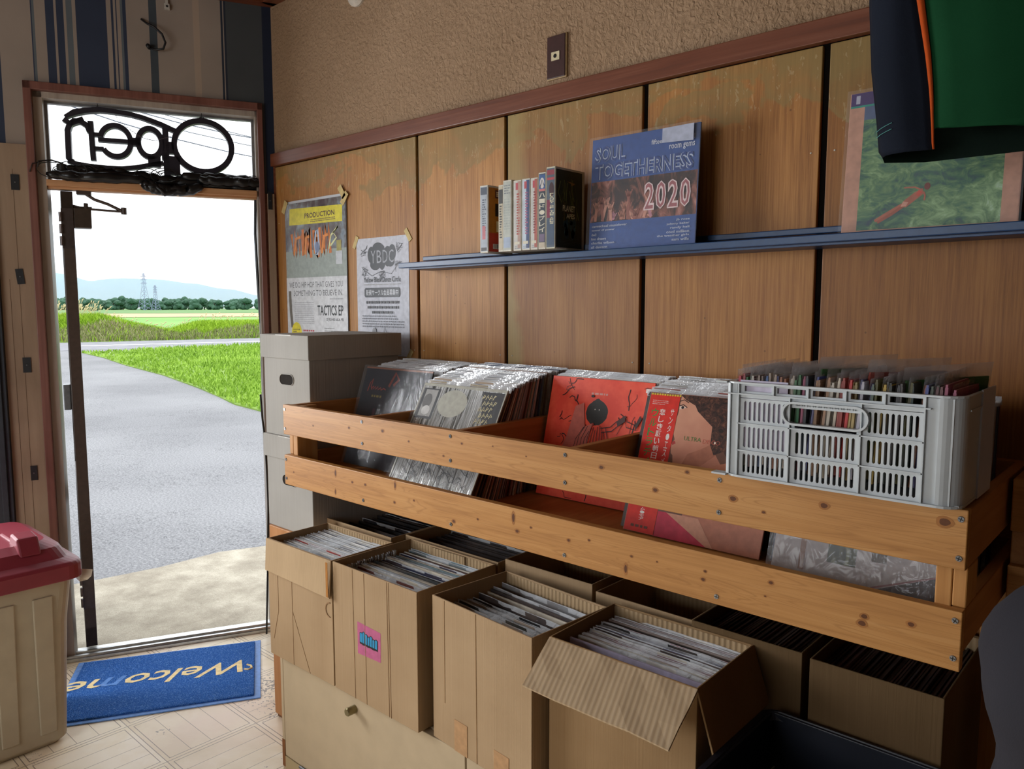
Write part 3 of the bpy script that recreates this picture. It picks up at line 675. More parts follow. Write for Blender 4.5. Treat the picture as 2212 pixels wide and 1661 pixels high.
a.rect(.345, .36, .385, .41, '#c3c7cc'); a.rect(.35, .41, .38, .45, '#a0954f')
a.rect(0, .0, .412, .315, '#d3d5d9')
a.text('WE DO HIP HOP THAT GIVES YOU', .02, .275, .385, .297, '#4a4c50', -.004); a.text('SOMETHING TO BELIEVE IN.', .05, .242, .385, .264, '#4a4c50', -.004)
a.rows(.30, .226, .385, .232, 1, '#6a6c70', rg); a.text('TACTICS EP', .215, .165, .385, .205, '#2b2d31', .02); a.text('DJ YU-HEI A.K.A. PEI', .275, .142, .385, .155, '#2b2d31', .02)
a.rows(.055, .13, .19, .22, 12, '#9799a0', rg, .3); a.rows(.26, .09, .385, .12, 3, '#777', rg, .3)
a.stroke([(.022, .262), (.026, .18), (.035, .115)], .018, '#6b6256'); a.disc(.065, .095, .036, .042, '#e2d31f'); a.rows(.04, .085, .09, .112, 3, '#8a7a20', rg); a.rows(.11, .10, .19, .108, 1, '#b03040', rg, .8)
a.build('printed_design', t)
for x, z, r in ((.0, .60, 30), (.39, .625, -35), (.405, .60, 40)):
    b = MB(); b.box(-.012, .012, -.0075, -.006, -.026, .026); b.build('tape', flat('#c8b074', .6), t, loc=(x, 0, z), rot=(0, math.radians(r), 0))
t = thing('dance_circle_flyer', 'white flyer with black bubble lettering emblem taped right of the glossy poster', 'flyer', (.546, -.0045, 1.225))
b = MB(); b.box(0, .294, -.0008, 0, 0, .421); b.build('sheet', flat('#c9cbd4', .6, .3), t)
a = Art(); a.k = 24
for i, (x, z, rx, rz) in enumerate([(.088, .36, .022, .03), (.115, .345, .024, .04), (.148, .35, .022, .045), (.18, .352, .024, .036), (.125, .385, .03, .018), (.205, .365, .02, .028), (.11, .325, .03, .02), (.195, .335, .022, .02)]): a.disc(x, z, rx, rz, '#34363c', 18, i)
for i, ch in enumerate('YBDC'): a.text(ch, .085 + i * .034, .33, .112 + i * .034, .375, '#9a9ca4', .0)
for x, z in ((.045, .375), (.245, .38), (.05, .30), (.24, .315), (.15, .285)):
    for k in range(5): a.stroke([(x + rr.uniform(-.02, .02), z + rr.uniform(-.02, .02)) for _ in range(4)], .0016, '#4a4c52')
a.stroke([(.05, .305), (.09, .285), (.14, .30), (.2, .29), (.235, .32)], .0015, '#4a4c52')
a.text('Yellow Black Dance Circle', .042, .262, .25, .281, '#2c2e33', .012); a.rows(.042, .251, .25, .256, 1, '#aaa', rr, .6)
rx = [(.046 + .006, .208), (.24, .208), (.246, .214), (.246, .236), (.24, .242), (.052, .242), (.046, .236), (.046, .214)]; a.poly(rx, '#3a3c42'); a.text('新規サークル会員募集中', .055, .214, .238, .236, '#d0d2d8', .006)
for z, x0, x1 in ((.19, .055, .24), (.172, .062, .238), (.154, .088, .21)): a.rows(x0, z - .006, x1, z + .006, 1, '#3f4146', rr, .75)
a.rows(.03, .098, .265, .145, 5, '#7a7c84', rr, .45); a.disc(.1, .085, .012, .014, '#9a9ca2'); a.stroke([(.15, .075), (.16, .1), (.17, .08)], .003, '#7a7c84')
a.build('printed_design', t)
for x, z, r in ((-.004, .41, 28), (.292, .42, -35), (.292, .004, 35)):
    b = MB(); b.box(-.009, .009, -.002, -.0009, -.024, .024); b.build('tape', flat('#c8b074', .6), t, loc=(x, 0, z), rot=(0, math.radians(r), 0))

# ---------------------------------------------------------------- blue shelf
t = thing('blue_wall_shelf', 'long narrow blue painted display shelf fixed to the panelled wall', 'shelf', (.92, 0, 1.505), (0, -.0065, 0))
b = MB(); b.box(0, 2.4, -.118, -.1, .019, .036); b.build('front_bar', MBLUE, t, bevel=.002)
b = MB(); b.box(.02, 2.4, -.03, -.001, .046, .060); b.build('back_bar', MBLUE, t, bevel=.002)
b = MB(); b.box(.03, 2.4, -.0998, -.001, .014, .0225); b.build('shelf_board', MBLUE, t, bevel=.001)

# ---------------------------------------------------------------- video cases
def vcase(x0, x1, z0, h, spine, side, label, deco, yf=-.16, depth=.117, edge='#c9c5b8'):
    w = x1 - x0
    t = thing('video_case', label, 'video case', (x0, yf, z0), (0, 0, 0), 'video cases on the blue shelf')
    b = MB(); b.box(0, w, 0, depth, 0, h); b.build('case', flat(edge, .35, .4), t, bevel=.0015)
    a = Art(); a.rect(.002, .004, w - .002, h - .004, spine); deco(a, w, h); a.build('spine_label', t)
    if side:
        a = Art(); a.rect(.004, .004, depth - .012, h - .006, side[0]); side[1](a, depth, h); a.build('side_cover', t, (w, 0, 0), (0, 0, PI / 2))
    return t
def d1_(a, w, h):
    a.rect(.003, h * .86, w - .003, h - .006, '#3c4556'); a.rows(w * .3, h * .25, w * .75, h * .8, 16, '#3c4556', rr, .6); a.rect(w * .15, .006, w * .85, h * .08, '#333'); a.rect(w * .3, h * .2, w * .7, h * .4, '#b05a62')
def s1_(a, d, h):
    a.rect(.004, .004, d - .012, h * .30, '#b23a26'); a.rect(.03, h * .82, .095, h * .94, '#4a1f28'); a.rows(.035, h * .84, .09, h * .92, 3, '#d8c8a0', rr, .7); a.rect(.03, h * .55, .095, h * .74, '#221a18'); a.rect(.035, h * .32, .08, h * .48, '#d8cba0'); a.disc(.057, h * .4, .008, .012, '#1c1a18')
    a.rect(.02, .012, .075, .026, '#d5cfc4')
    for k in range(7): a.rect(.024 + k * .007, .013, .026 + k * .007 + .001 * (k % 3), .025, '#221e1c'); a.k -= 1
    a.k += 1
def d2_(a, w, h): a.rect(.002, h * .72, w - .002, h * .93, '#2c2a26'); a.rows(w * .25, h * .2, w * .75, h * .7, 13, '#2c2a26', rr, .6)
def d3_(a, w, h): a.rows(.004, h * .8, w - .004, h * .94, 4, '#6a7078'); a.rows(.004, h * .3, w - .004, h * .75, 12, '#98a09a'); a.rect(.003, .01, w - .003, h * .2, '#98a6bb')
def dN(base, stripe, txt, tcol):
    def f(a, w, h):
        a.rect(w * .55, .006, w - .002, h - .004, stripe); a.rect(w * .3, h * .86, w * .6, h * .96, '#b04a52'); a.rows(w * .42, h * .22, w * .78, h * .82, 16, tcol, rr, .55); a.rect(w * .15, h * .09, w * .8, h * .13, '#c9c2ae'); a.rows(w * .2, h * .02, w * .8, h * .07, 2, '#888')
    return f
def d7_(a, w, h):
    a.rect(.002, h * .78, w - .002, h - .006, '#3c5a8c'); a.disc(w * .5, h * .86, w * .3, h * .07, '#c7c3c0'); a.stroke([(w * .2, h * .8), (w * .5, h * .9), (w * .8, h * .82)], .003, '#22304a'); a.rect(.002, h * .755, w - .002, h * .785, '#b86a6a')
    a.text('ハード・プレイ', w * .12, h * .22, w * .88, h * .74, '#cfc9b6', .02, vertical=True); a.rect(w * .15, h * .1, w * .85, h * .2, '#6a5a74'); a.rect(w * .1, h * .02, w * .9, h * .09, '#b8ab96')
def d8_(a, w, h):
    a.rect(.003, h * .9, w - .003, h - .008, '#8a3a46'); a.rect(.003, h * .84, w - .003, h * .87, '#a8404a'); a.disc(w * .6, h * .72, w * .28, h * .09, '#3a1c22'); a.rect(.002, h * .38, w * .45, h * .6, '#7b2040'); a.rect(.002, .01, w - .003, h * .36, '#3a4c63'); a.text('PLANET OF THE APES', w * .42, h * .3, w * .86, h * .68, '#cfc8a8', .02, vertical=True)
def s8_(a, d, h):
    for k in range(26):
        x = rr.uniform(.015, d - .03); z = rr.uniform(h * .5, h * .9); a.stroke([(x, z), (x + rr.uniform(-.01, .01), z - .03), (x + rr.uniform(-.012, .012), z - .055)], rr.uniform(.001, .0035), rr.choice(['#5d6a34', '#75803f', '#3a4624', '#6a6238'])); a.k -= 1
    a.k += 1
    a.text('PLANET', .032, h * .47, .085, h * .545, '#d8d2a8', .02); a.text('OF THE', .045, h * .45, .072, h * .468, '#7a2a20', .01); a.text('APES', .048, h * .385, .084, h * .445, '#d8d2a8', .02)
    for k in range(12): a.disc(rr.uniform(.03, d - .03), rr.uniform(h * .18, h * .34), rr.uniform(.004, .01), rr.uniform(.006, .016), rr.choice(['#2c4a50', '#3a626a', '#20343a'])); a.k -= 1
    a.k += 1; a.rows(.02, h * .05, .09, h * .12, 4, '#4a4c48', rr, .35); a.poly([(.048, h * .84), (.065, h * .82), (.07, h * .79), (.085, h * .825), (.07, h * .835)], '#8a6a3a')
vcase(1.335, 1.366, 1.552, .189, '#9aa2ac', ('#a5681f', s1_), 'slim video case with orange and red side cover, leftmost on the shelf', d1_, depth=.105)
vcase(1.405, 1.4235, 1.552, .184, '#b3a88f', None, 'small beige-spined video case behind the orange sided one', d2_, yf=-.158, depth=.105)
vcase(1.4245, 1.4555, 1.552, .194, '#a9ada4', None, 'pale grey spined video case with dark edge, third from the left', d3_)
vcase(1.463, 1.492, 1.552, .190, '#b9b7b2', None, 'white spined video case with red lettering, left of the blue striped one', dN('', '#a88a7c', 'JUNGLE', '#9a3a30'))
vcase(1.494, 1.523, 1.552, .191, '#b5c0cc', None, 'blue striped video case with slanting pink lettering', dN('', '#33436c', 'ハウスパーク', '#a05a78'))
vcase(1.525, 1.5505, 1.552, .190, '#b9b7b2', None, 'white and brick-red spined video case left of the katakana one', dN('', '#a4584a', 'ネバーダイ', '#7c2a30'))
vcase(1.5525, 1.578, 1.552, .201, '#2a3440', None, 'video case with large cream katakana on a dark spine', d7_)
vcase(1.5795, 1.6095, 1.552, .212, '#4c5866', ('#2c3322', s8_), 'tallest video case with dark green ape film cover, rightmost', d8_, depth=.128, edge='#c2c0ac')

# ---------------------------------------------------------------- displayed records on the shelf
def sleeve_body(t, w=.315, h=.315, th=.006, edge='#d8d8d4', front=None):
    b = MB(); b.box(0, w, 0, th, 0, h); b.build('cover', front or flat(edge, .5), t, bevel=.0008)
def bag(t, w, h, th, name='plastic_outer_sleeve', mat=None, x=-.004, z=-.002):
    b = MB(); N = 10; V = []; rb = random.Random(int(w * 1e4 + h * 999))
    for j in range(N + 1):
        for i in range(N + 1): V.append((x + (w) * i / N, -.0065 - .0022 * rb.random(), z + h * j / N))
    b.add(V, [(j * (N + 1) + i, j * (N + 1) + i + 1, (j + 1) * (N + 1) + i + 1, (j + 1) * (N + 1) + i) for j in range(N) for i in range(N)])
    o = b.build(name, mat or MBAG, t, smooth=True); return o
MBAG = m_clear('thin_clear_bag', (.85, .88, .92), .07, .08, .35, 24, (1, 1, .5))
t = thing('record_sleeve', 'blue SOUL TOGETHERNESS 2020 record standing on the blue shelf', 'record', (1.668, -.092, 1.533), (math.radians(-3), 0, 0)); 
sleeve_body(t, .313, .300, .005, '#2c4a86')
a = Art(); OB = '#2d4d8c'; DK = '#263f7c'; LN = '#a5b2ca'; z_ = .002
a.rect(.002, .001, .311, .299, OB)
def outl(s, x0, z0, x1, z1):
    a.text(s, x0, z0 + z_, x1, z1 + z_, LN, .045); a.text(s, x0, z0 + z_, x1, z1 + z_, DK, .012)
mc = Mat('crowd_photo_print', .35, 0, .4); n1 = mc.noise(28, 4, .6, (1, 1, .5), 1.2); n2 = mc.noise(9, 2, .5)
mc.color(mc.ramp(n1 * .6 + n2 * .4, [(.36, '#17141c'), (.46, '#3a2622'), (.54, '#8a5548'), (.62, '#c08a80'), (.7, '#6a6aa0')]))
a.rect(.002, .084 + z_, .311, .188 + z_, mc.m)
for k in range(16):
    x = rr.uniform(.015, .2); z = rr.uniform(.09, .15) + z_; c = rr.choice(['#a8705c', '#c08a78', '#8c5448', '#b07a86']); r = rr.uniform(-.01, .012)
    a.stroke([(x - r, .086 + z_), (x, z)], .008, c)
    for q in (-.008, -.004, 0, .004, .008): a.stroke([(x + q * .5, z - .002), (x + q * 1.3, z + rr.uniform(.010, .018))], .0028, c); a.k -= 1
    a.disc(x, z, .006, .008, c); 
outl('SOUL', .011, .237, .105, .277); outl('TOGETHERNESS', .013, .192, .299, .233)
for ch, x0, x1 in (('2', .166, .196), ('0', .199, .229), ('2', .233, .263), ('0', .266, .296)):
    a.text(ch, x0, .103 + z_, x1, .172 + z_, '#d9c4c4', .05); a.text(ch, x0 + .003, .106 + z_, x1 - .003, .169 + z_, '#9a5a60', .0)
a.text('fifteen modern soul', .181, .262 + z_, .300, .274 + z_, '#c2c8d6', .01); a.text('room gems', .232, .240 + z_, .301, .255 + z_, '#c2c8d6', .01)
for i, s in enumerate(['jb rose', 'johnny baker', 'randy hall', 'cool million', 'the weather girls', 'sam wills']):
    w = len(s) * .0052; a.text(s, .297 - w, .070 - i * .0093 + z_, .297, .0765 - i * .0093 + z_, '#aab4ca', .02)
for i, s in enumerate(['carmichael musiclover', 'tower of power', 'dw3', 'lou draws', 'charlie wilson', 'all dawson']):
    w = len(s) * .0052; a.text(s, .010, .070 - i * .0108 + z_, .010 + w, .0765 - i * .0108 + z_, '#aab4ca', .02)
a.build('printed_cover', t)
b = MB(); b.add([(.216, -.0105, .262), (.301, -.0105, .258), (.301, -.0105, .2975), (.216, -.0105, .2965)], [(0, 1, 2, 3)]); o = b.build('price_note', flat('#aab0c4', .6), t); sm = o.modifiers.new('s', 'SOLIDIFY'); sm.thickness = .0006
bag(t, .322, .306, .005)
t = thing('record_sleeve', 'record with photo of a swimmer floating in green water on the blue shelf', 'record', (2.318, -.092, 1.5375), (math.radians(-5), 0, 0)); 
sleeve_body(t, .313, .300, .005, '#b98a74')
a = Art(); a.rect(.002, .001, .311, .299, '#b98a74')
mw = Mat('rippled_water_print', .35, 0, .4); n1 = mw.noise(26, 5, .65, (1, 1, 1.6), 1.6); n2 = mw.noise(6, 3, .5)
mw.color(mw.ramp(n1 * .6 + n2 * .4, [(.36, '#263f52'), (.45, '#3a6650'), (.53, '#5f8358'), (.62, '#87a878'), (.7, '#a8c4a8')]))
z_ = -.0025; a.rect(.030, .02 + z_, .284, .262 + z_, mw.m); a.rect(.030, .245 + z_, .284, .272 + z_, '#4a5a7c'); a.rect(.002, .272 + z_, .311, .276 + z_, '#1f8a7a'); a.rect(.002, .276 + z_, .311, .299, '#3c2560'); a.rect(.012, .280 + z_, .02, .294, '#a8a8bc')
SK = '#a8604a'
a.stroke([(.065, .037 + z_), (.09, .052 + z_), (.115, .066 + z_)], .006, SK); a.stroke([(.070, .034 + z_), (.095, .048 + z_), (.118, .064 + z_)], .006, '#96523e')
a.poly([(.112, .062 + z_), (.122, .060 + z_), (.152, .084 + z_), (.150, .095 + z_), (.136, .088 + z_), (.118, .074 + z_)], SK); a.poly([(.112, .062 + z_), (.122, .062 + z_), (.126, .070 + z_), (.116, .072 + z_)], '#c9907c'); a.poly([(.138, .082 + z_), (.144, .080 + z_), (.15, .088 + z_), (.143, .092 + z_)], '#c04a3a')
a.disc(.158, .098 + z_, .0055, .007, '#6a3026'); a.stroke([(.148, .092 + z_), (.136, .098 + z_), (.116, .099 + z_)], .003, SK); a.stroke([(.152, .088 + z_), (.155, .08 + z_), (.154, .071 + z_)], .003, SK)
a.build('printed_cover', t)
bag(t, .322, .306, .005)
b = MB(); b.add([(-.005, -.009, .19), (.03, -.0095, .23), (.032, -.0095, .215), (.0, -.009, .175)], [(0, 1, 2, 3)])

# ---------------------------------------------------------------- record rack
RX0, RX1, RYF, RYB, RZ0, RZ1 = .868, 2.664, -.525, -.03, .869, 1.110
t = thing('record_rack', 'long pine slatted rack holding rows of records, above the cardboard boxes', 'record rack', (RX0, RYF, RZ0)); L = RX1 - RX0; DP = RYB - RYF
def part(name, x0, x1, y0, y1, z0, z1, m, par=t, bev=.002): b = MB(); b.box(x0, x1, y0, y1, z0, z1); return b.build(name, m, par, bevel=bev)
MK1 = flat('#9a6532', .5, .3); MK2 = flat('#5c3418', .5, .3)
for z0_, z1_, kn in ((.152, .241, [(1.157, .214, 5), (1.281, .188, 5), (1.437, .198, 6), (.861, .22, 2), (.96, .21, 2), (1.493, .184, 3), (1.593, .213, 6), (1.766, .219, 8), (.326, .205, 4), (.47, .212, 5), (.573, .197, 3), (.762, .214, 3), (.699, .177, 3), (.156, .193, 3), (1.347, .232, 4)]),
                     (0, .09, [(.259, .071, -5), (.336, .057, 4), (.393, .059, 4), (.517, .077, -5), (.257, .018, -4), (.514, .032, 4), (.049, .043, 3), (.59, .05, 3), (.733, .024, 5), (.813, .044, 3), (.923, .068, -6), (.934, .04, 5), (.974, .056, 3), (1.077, .049, 4), (1.129, .06, 3), (1.231, .049, 3), (1.288, .051, 2), (1.218, .021, -5), (1.388, .056, 3), (1.384, .04, 4), (1.51, .065, 4), (1.501, .039, 2), (1.662, .048, 5), (1.659, .036, 6), (1.729, .054, 5)])):
    b = MB(); b.box(0, L, 0, .019, z0_, z1_)
    for kx, kz, kr in kn:
        sx_, sz_ = (.75, 2.0) if kr < 0 else (1.15, .85); r_ = abs(kr) / 1000
        for q_, (mi_, f_) in enumerate(((1, 1.35), (2, .8))): b.add([(kx + r_ * f_ * sx_ * math.cos(a_) * (1 + .1 * math.sin(3 * a_ + kx * 40)), -.00025 - .0002 * q_, kz + r_ * f_ * sz_ * math.sin(a_)) for a_ in [2 * PI * k_ / 14 for k_ in range(14)]], [tuple(range(14))], mi_)
    b.build('front_slat', [MPINE, MK1, MK2], t, bevel=.0015)
divx = [.0, 1.251 - RX0 - .0095, 1.591 - RX0 - .0095, 1.934 - RX0 - .0095, 2.279 - RX0 - .0095, L - .019]
for i, dx in enumerate(divx):
    nm = 'end_slat' if i in (0, 5) else 'divider_slat'
    part(nm, dx, dx + .019, .0195, DP - .02, .152, .239, MPINEY)
    if i in (0, 5): part(nm, dx, dx + .019, .0195, DP - .02, .024, .090, MPINEY)
part('corner_post', .0195, .042, .0195, .09, .022, .236, MPINEZ); part('corner_post', L - .042, L - .0195, .0195, .09, .022, .236, MPINEZ)
part('corner_post', .0, .019, .0195, .085, .0905, .1515, MPINEZ); part('corner_post', L - .019, L, .0195, .085, .0905, .1515, MPINEZ)
part('back_slat', 0, L, DP - .0195, DP, .152, .239, MPINEY); part('back_slat', 0, L, DP - .0195, DP, 0, .09, MPINEY)
part('bottom_board', .0195, L - .0195, .0195, DP - .02, .024, .040, MPINEY)
part('leg', L - .06, L, DP - .02, DP + .02, -RZ0, 0, MPINEZ); part('leg', 0.02, .06, DP - .02, DP + .02, -RZ0, 0, MPINEZ)
b = MB(); b.lathe([(.0048, 0), (.0042, .0012)], 12, 0); b.box(-.0035, .0035, -.0007, .0007, .0012, .0014, 1); b.box(-.0007, .0007, -.0035, .0035, .0012, .0014, 1)
scr = b.build('screw', [MSTEEL, MBLACK], t); scr_pos = []
for i, xx in enumerate((.877, 1.251, 1.591, 1.934, 2.279, 2.655)):
    scr_pos += [(xx, 1.096), (xx, 1.038)] + ([(xx, .945), (xx, .888)] if i in (0, 5) else [(xx, .884)])
for k, (xx, zz) in enumerate(scr_pos):
    o = scr if k == 0 else scr.copy()
    if k: col.objects.link(o)
    o.location = (xx - RX0, -.0002, zz - RZ0); o.rotation_euler = (PI / 2, random.uniform(0, 1.5), 0)
# neighbouring rack at the right edge of the view
t2 = thing('record_rack', 'second pine rack beyond the long one at the right edge', 'record rack', (2.672, -.24, .0))
for nm, a_ in (('front_slat', (0, .9, 0, .019, 1.02, 1.11)), ('front_slat', (0, .9, 0, .019, .87, .96)), ('end_slat', (0, .019, .02, .2, 1.02, 1.11)), ('end_slat', (0, .019, .02, .2, .87, .96))): part(nm, *a_, MPINE if nm == 'front_slat' else MPINEY, t2)
part('corner_post', 0, .045, .0195, .06, .0, 1.109, MPINEY, t2); part('corner_post', .85, .9, .0195, .06, .0, 1.109, MPINEZ, t2); part('bottom_board', .02, .88, .02, .2, .89, .905, MPINEY, t2)
for k in range(16):
    pass

# ---------------------------------------------------------------- records
def m_cover():
    m = Mat('record_sleeve_card', .45, 0, .4); n = m.noise(12, 3, .6, (1, 1, 1), .5, rnd=True)
    c = m.mix(m.ramp(n, [(.40, (.0, .0, .0)), (.62, (.8, .8, .8))]), m.objcol(), m.mix(.55, m.objcol(), '#6a5a50')); m.color(c); return m.m
MCOV = m_cover(); MEDGE = m_card('sleeve_edge', ('#6f5a4a', '#8a7562'))
def rec_mesh(lip=True, w=.315, h=.315, th=.0036):
    b = MB(); b.box(0, w, 0, th, 0, h, 0)
    if lip:
        rb = random.Random(5); N = 14; V = []
        for i in range(N + 1): V += [(-.002 + (w + .005) * i / N, .0004 + .0012 * rb.random(), h - .010), (-.002 + (w + .005) * i / N, .0010 + .0008 * math.sin(i * .9), h + .0018 + .0008 * math.sin(i * 1.3))]
        b.add([(p[0], p[1] - .0012, p[2]) for p in V], [(2 * i, 2 * i + 2, 2 * i + 3, 2 * i + 1) for i in range(N)], 1)
    return b
rec_a = rec_mesh(True).build('record', [MCOV, MLIP], fix=False).data
rec_b = rec_mesh(False, th=.0034).build('record', [MCOV], fix=False).data
for o in [o for o in col.objects if o.name.startswith('record') and o.type == 'MESH' and o.data in (rec_a, rec_b) and not o.parent]: bpy.data.objects.remove(o)
PAL = ['#c9c9c4', '#d6d2c6', '#a8b0b8', '#3a3436', '#1d1e24', '#7a5a48', '#b09a80', '#8a4038', '#c0b8a8', '#e0ded8', '#5a6a80', '#2c3c5c', '#9a8a6a', '#704a3c', '#dcdcdc', '#4a4440', '#888c90', '#b8a088']
def put_rec(x, y, z, lean, colr, label, group, yaw=0., clear=True):
    o = bpy.data.objects.new('record', rec_a if clear else rec_b); col.objects.link(o)
    o.location = (x, y, z); o.rotation_euler = (math.radians(-lean), 0, yaw); o.color = lin(colr)
    tag(o, label, 'record', group); return o
FZ = .911
rr = random.Random(21)
bays = [  # x0, front bottom y, front lean, label
    (.905, -.322, 18.9, 'record packed on edge in the rack behind the black sleeve with red script', 'records in the leftmost rack bay', 30, ['#c9c9c4', '#b8bcc0', '#7a6a60', '#dcdcdc', '#50484a', '#a89888']),
    (1.263, -.462, 28., 'record packed on edge in the rack behind the crinkled silver sleeve', 'records in the second rack bay', 46, PAL),
    (1.606, -.228, 13.6, 'record packed on edge in the rack behind the red cover with black sun', 'records in the third rack bay', 24, ['#d6d2c6', '#b8bcc0', '#dcdcdc', '#889', '#a8a8a4'] if False else ['#d6d2c6', '#b8bcc0', '#dcdcdc', '#8a8c90', '#a8a8a4']),
    (1.947, -.350, 20., 'record packed on edge in the rack behind the woman portrait cover', 'records in the fourth rack bay', 38, ['#2c3a2c', '#b8bcc0', '#dcdcdc', '#3a3436', '#8a4038', '#a8a8a4']),
    (2.300, -.362, 18., 'record packed on edge in the rack behind the pale bagged sleeve', 'records in the rightmost rack bay', 22, PAL)]
for x0, yb, ln, lab, grp, n, pal in bays:
    yf = yb; end = RYB - .028
    for k in range(n):
        f = (k + 1) / n
        y = yf + .007 + (end - yf - .01) * f ** 1.0
        l = ln * (1 - f) ** 1.1 + .6
        top = y + math.sin(math.radians(l)) * .315
        if top > -.035: l = math.degrees(math.asin(max(0.004, (-.035 - y) / .315)))
        c = rr.choice(pal)
        put_rec(x0 + rr.uniform(-.002, .004) + (.003 if x0 < 1 else 0), y, FZ - rr.uniform(0, .004) + (.004 if rr.random() < .1 else 0), l, c, lab, grp, clear=rr.random() < .75)
# the five face-out records
def front_record(x, y, z, lean, label, cover='#222222', yaw=0):
    t = thing('record_sleeve', label, 'record', (x, y, z), (math.radians(-lean), 0, yaw)); sleeve_body(t, .315, .315, .004, cover); return t
t = front_record(.897, -.334, FZ, 18.9, 'black record sleeve with red script title leaning in the leftmost rack bay', '#2a2422')
a = Art(); mb_ = Mat('black_glossy_print', .5, 0, .4, 0.); mb_.color(mb_.ramp(mb_.noise(7, 3, .5), [(.4, '#121218'), (.6, '#20202a')])); a.rect(.004, .003, .312, .309, mb_.m); a.rect(.0, .309, .315, .3145, '#8a5a44')
a.stroke([(.031, .235), (.036, .262), (.047, .276), (.044, .25), (.052, .24)], .003, '#a83c2a')
a.stroke([(.05, .246), (.056, .253), (.058, .243), (.066, .252), (.068, .242), (.078, .252), (.082, .242), (.092, .25), (.096, .242), (.108, .248), (.118, .244)], .003, '#a83c2a')
a.rows(.057, .216, .108, .226, 1, '#7a6a30', rr, .7); a.stroke([(.13, .255), (.15, .3), (.17, .28), (.15, .26)], .01, '#7a3424'); a.disc(.085, .17, .007, .013, '#4a2a3a')
a.build('printed_cover', t)
bag(t, .322, .32, .004, mat=m_clear('glossy_clear_bag', (.8, .85, .92), .08, .07, 1., 16, (1.4, 1, .4)))
t = front_record(1.272, -.470, FZ, 28.9, 'crinkled record sleeve with painted-on silvery reflections and black lettering, second bay of the rack', '#a8a89c')
ms = Mat('wrap_painted_reflections', .12, .3, .9); x, y, z = ms.xyz(); st = ms.noise(1., 4, .75, (150, 10, 1.4), .7); s2 = ms.noise(1., 3, .6, (60, 10, 3), .9)
ms.color(ms.ramp(st * .6 + s2 * .4, [(.40, '#101213'), (.46, '#55574f'), (.50, '#e8eaea'), (.55, '#6a6c64'), (.60, '#f2f4f4')])).bump(st + s2, .8, .006)  # white and dark streaks are plastic-wrap reflections painted into the colour
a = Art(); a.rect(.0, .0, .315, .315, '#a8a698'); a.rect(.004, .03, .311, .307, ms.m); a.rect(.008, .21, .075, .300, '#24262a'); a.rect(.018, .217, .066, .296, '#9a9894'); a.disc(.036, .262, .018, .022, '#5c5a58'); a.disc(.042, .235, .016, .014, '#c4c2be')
a.disc(.135, .262, .055, .04, '#a8a698'); a.poly([(.23, .305), (.31, .305), (.312, .2), (.27, .2)], '#1c1d20')
for i in range(6):
    for j in range(4):
        x_ = .238 + (i % 2) * .008 + j * .0125; z_ = .284 - i * .017; a.stroke([(x_, z_), (x_ + .004, z_ + .013), (x_ + .009, z_ + rr.uniform(.002, .012)), (x_ + rr.uniform(0, .006), z_ + rr.uniform(.0, .008))], .0024, '#c9bd8e')
for k in range(34):
    x = rr.uniform(.02, .28); z = rr.uniform(.02, .1); p = [(x, z)]
    for q in range(5): p.append((p[-1][0] + rr.uniform(-.018, .018), p[-1][1] + rr.uniform(-.016, .016)))
    a.stroke(p, .0016, '#26282a'); 
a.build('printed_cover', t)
bag(t, .324, .322, .004, mat=m_clear('crinkled_clear_bag', (.9, .93, .97), .06, .08, .9, 60, (1.6, 1, .12)))
t = front_record(1.610, -.236, FZ, 13.6, 'red record cover with black sun head drawing, third bay of the rack', '#b8392a')
a = Art(); mrd = Mat('red_cover_print', .4, 0, .4); mrd.color(mrd.ramp(mrd.noise(18, 3, .6), [(.4, '#e2412a'), (.6, '#f0563a')])); a.rect(.001, .001, .314, .314, mrd.m)
K = '#241a1c'
pts = []
for i in range(36):
    an = 2 * PI * i / 36; r = 1 + (.12 if i in (9, 10) else 0) + rr.uniform(-.03, .03); pts.append((.157 + .033 * r * math.cos(an), .228 + .032 * r * math.sin(an)))
a.poly(pts, '#2e2c2a'); a.disc(.150, .236, .0016, .0016, '#d8cfc4'); a.disc(.163, .236, .0016, .0016, '#d8cfc4')
a.rows(.132, .273, .184, .279, 1, '#d89a90', rr, .8); a.rect(.291, .289, .305, .299, '#e8e0da')
for k in range(60):
    x = rr.uniform(.01, .3); z = rr.uniform(.01, .305)
    if abs(x - .157) < .06 and z > .13: continue
    p = [(x, z)]; dx = rr.uniform(-1, 1); dz = rr.uniform(-1, 1)
    for q in range(rr.randint(2, 7)): dx += rr.uniform(-.9, .9); dz += rr.uniform(-.9, .9); n_ = math.hypot(dx, dz) + .01; p.append((min(.311, max(.004, p[-1][0] + dx / n_ * .009)), min(.311, max(.004, p[-1][1] + dz / n_ * .009))))
    a.stroke(p, rr.uniform(.0009, .0026), K)
for k in range(16):
    x = rr.uniform(.02, .29); z = rr.uniform(.02, .29); a.disc(x, z, rr.uniform(.002, .008), rr.uniform(.002, .005), rr.choice([K, '#7c2a22', '#9a3226']), 8, rr.random())
a.poly([(.128, .19), (.15, .2), (.14, .13), (.06, .12), (.075, .16), (.09, .24), (.115, .25)], '#c86a5c')
for q in range(12): a.stroke([(.10 + q * .01, .12), (.105 + q * .009, .155 + rr.uniform(0, .01)), (.125 + q * .006, .178 + rr.uniform(0, .02))], .0016, K)
a.stroke([(.176, .190), (.205, .196), (.221, .211), (.245, .228), (.252, .214), (.276, .207), (.287, .231)], .002, K); a.stroke([(.18, .18), (.21, .186), (.226, .2), (.246, .215), (.252, .2), (.278, .196), (.292, .225)], .002, K); a.poly([(.221, .211), (.245, .228), (.246, .215), (.226, .2)], '#4a2a28'); a.poly([(.276, .207), (.287, .231), (.292, .225), (.278, .196)], '#3a2422')
a.build('printed_cover', t)
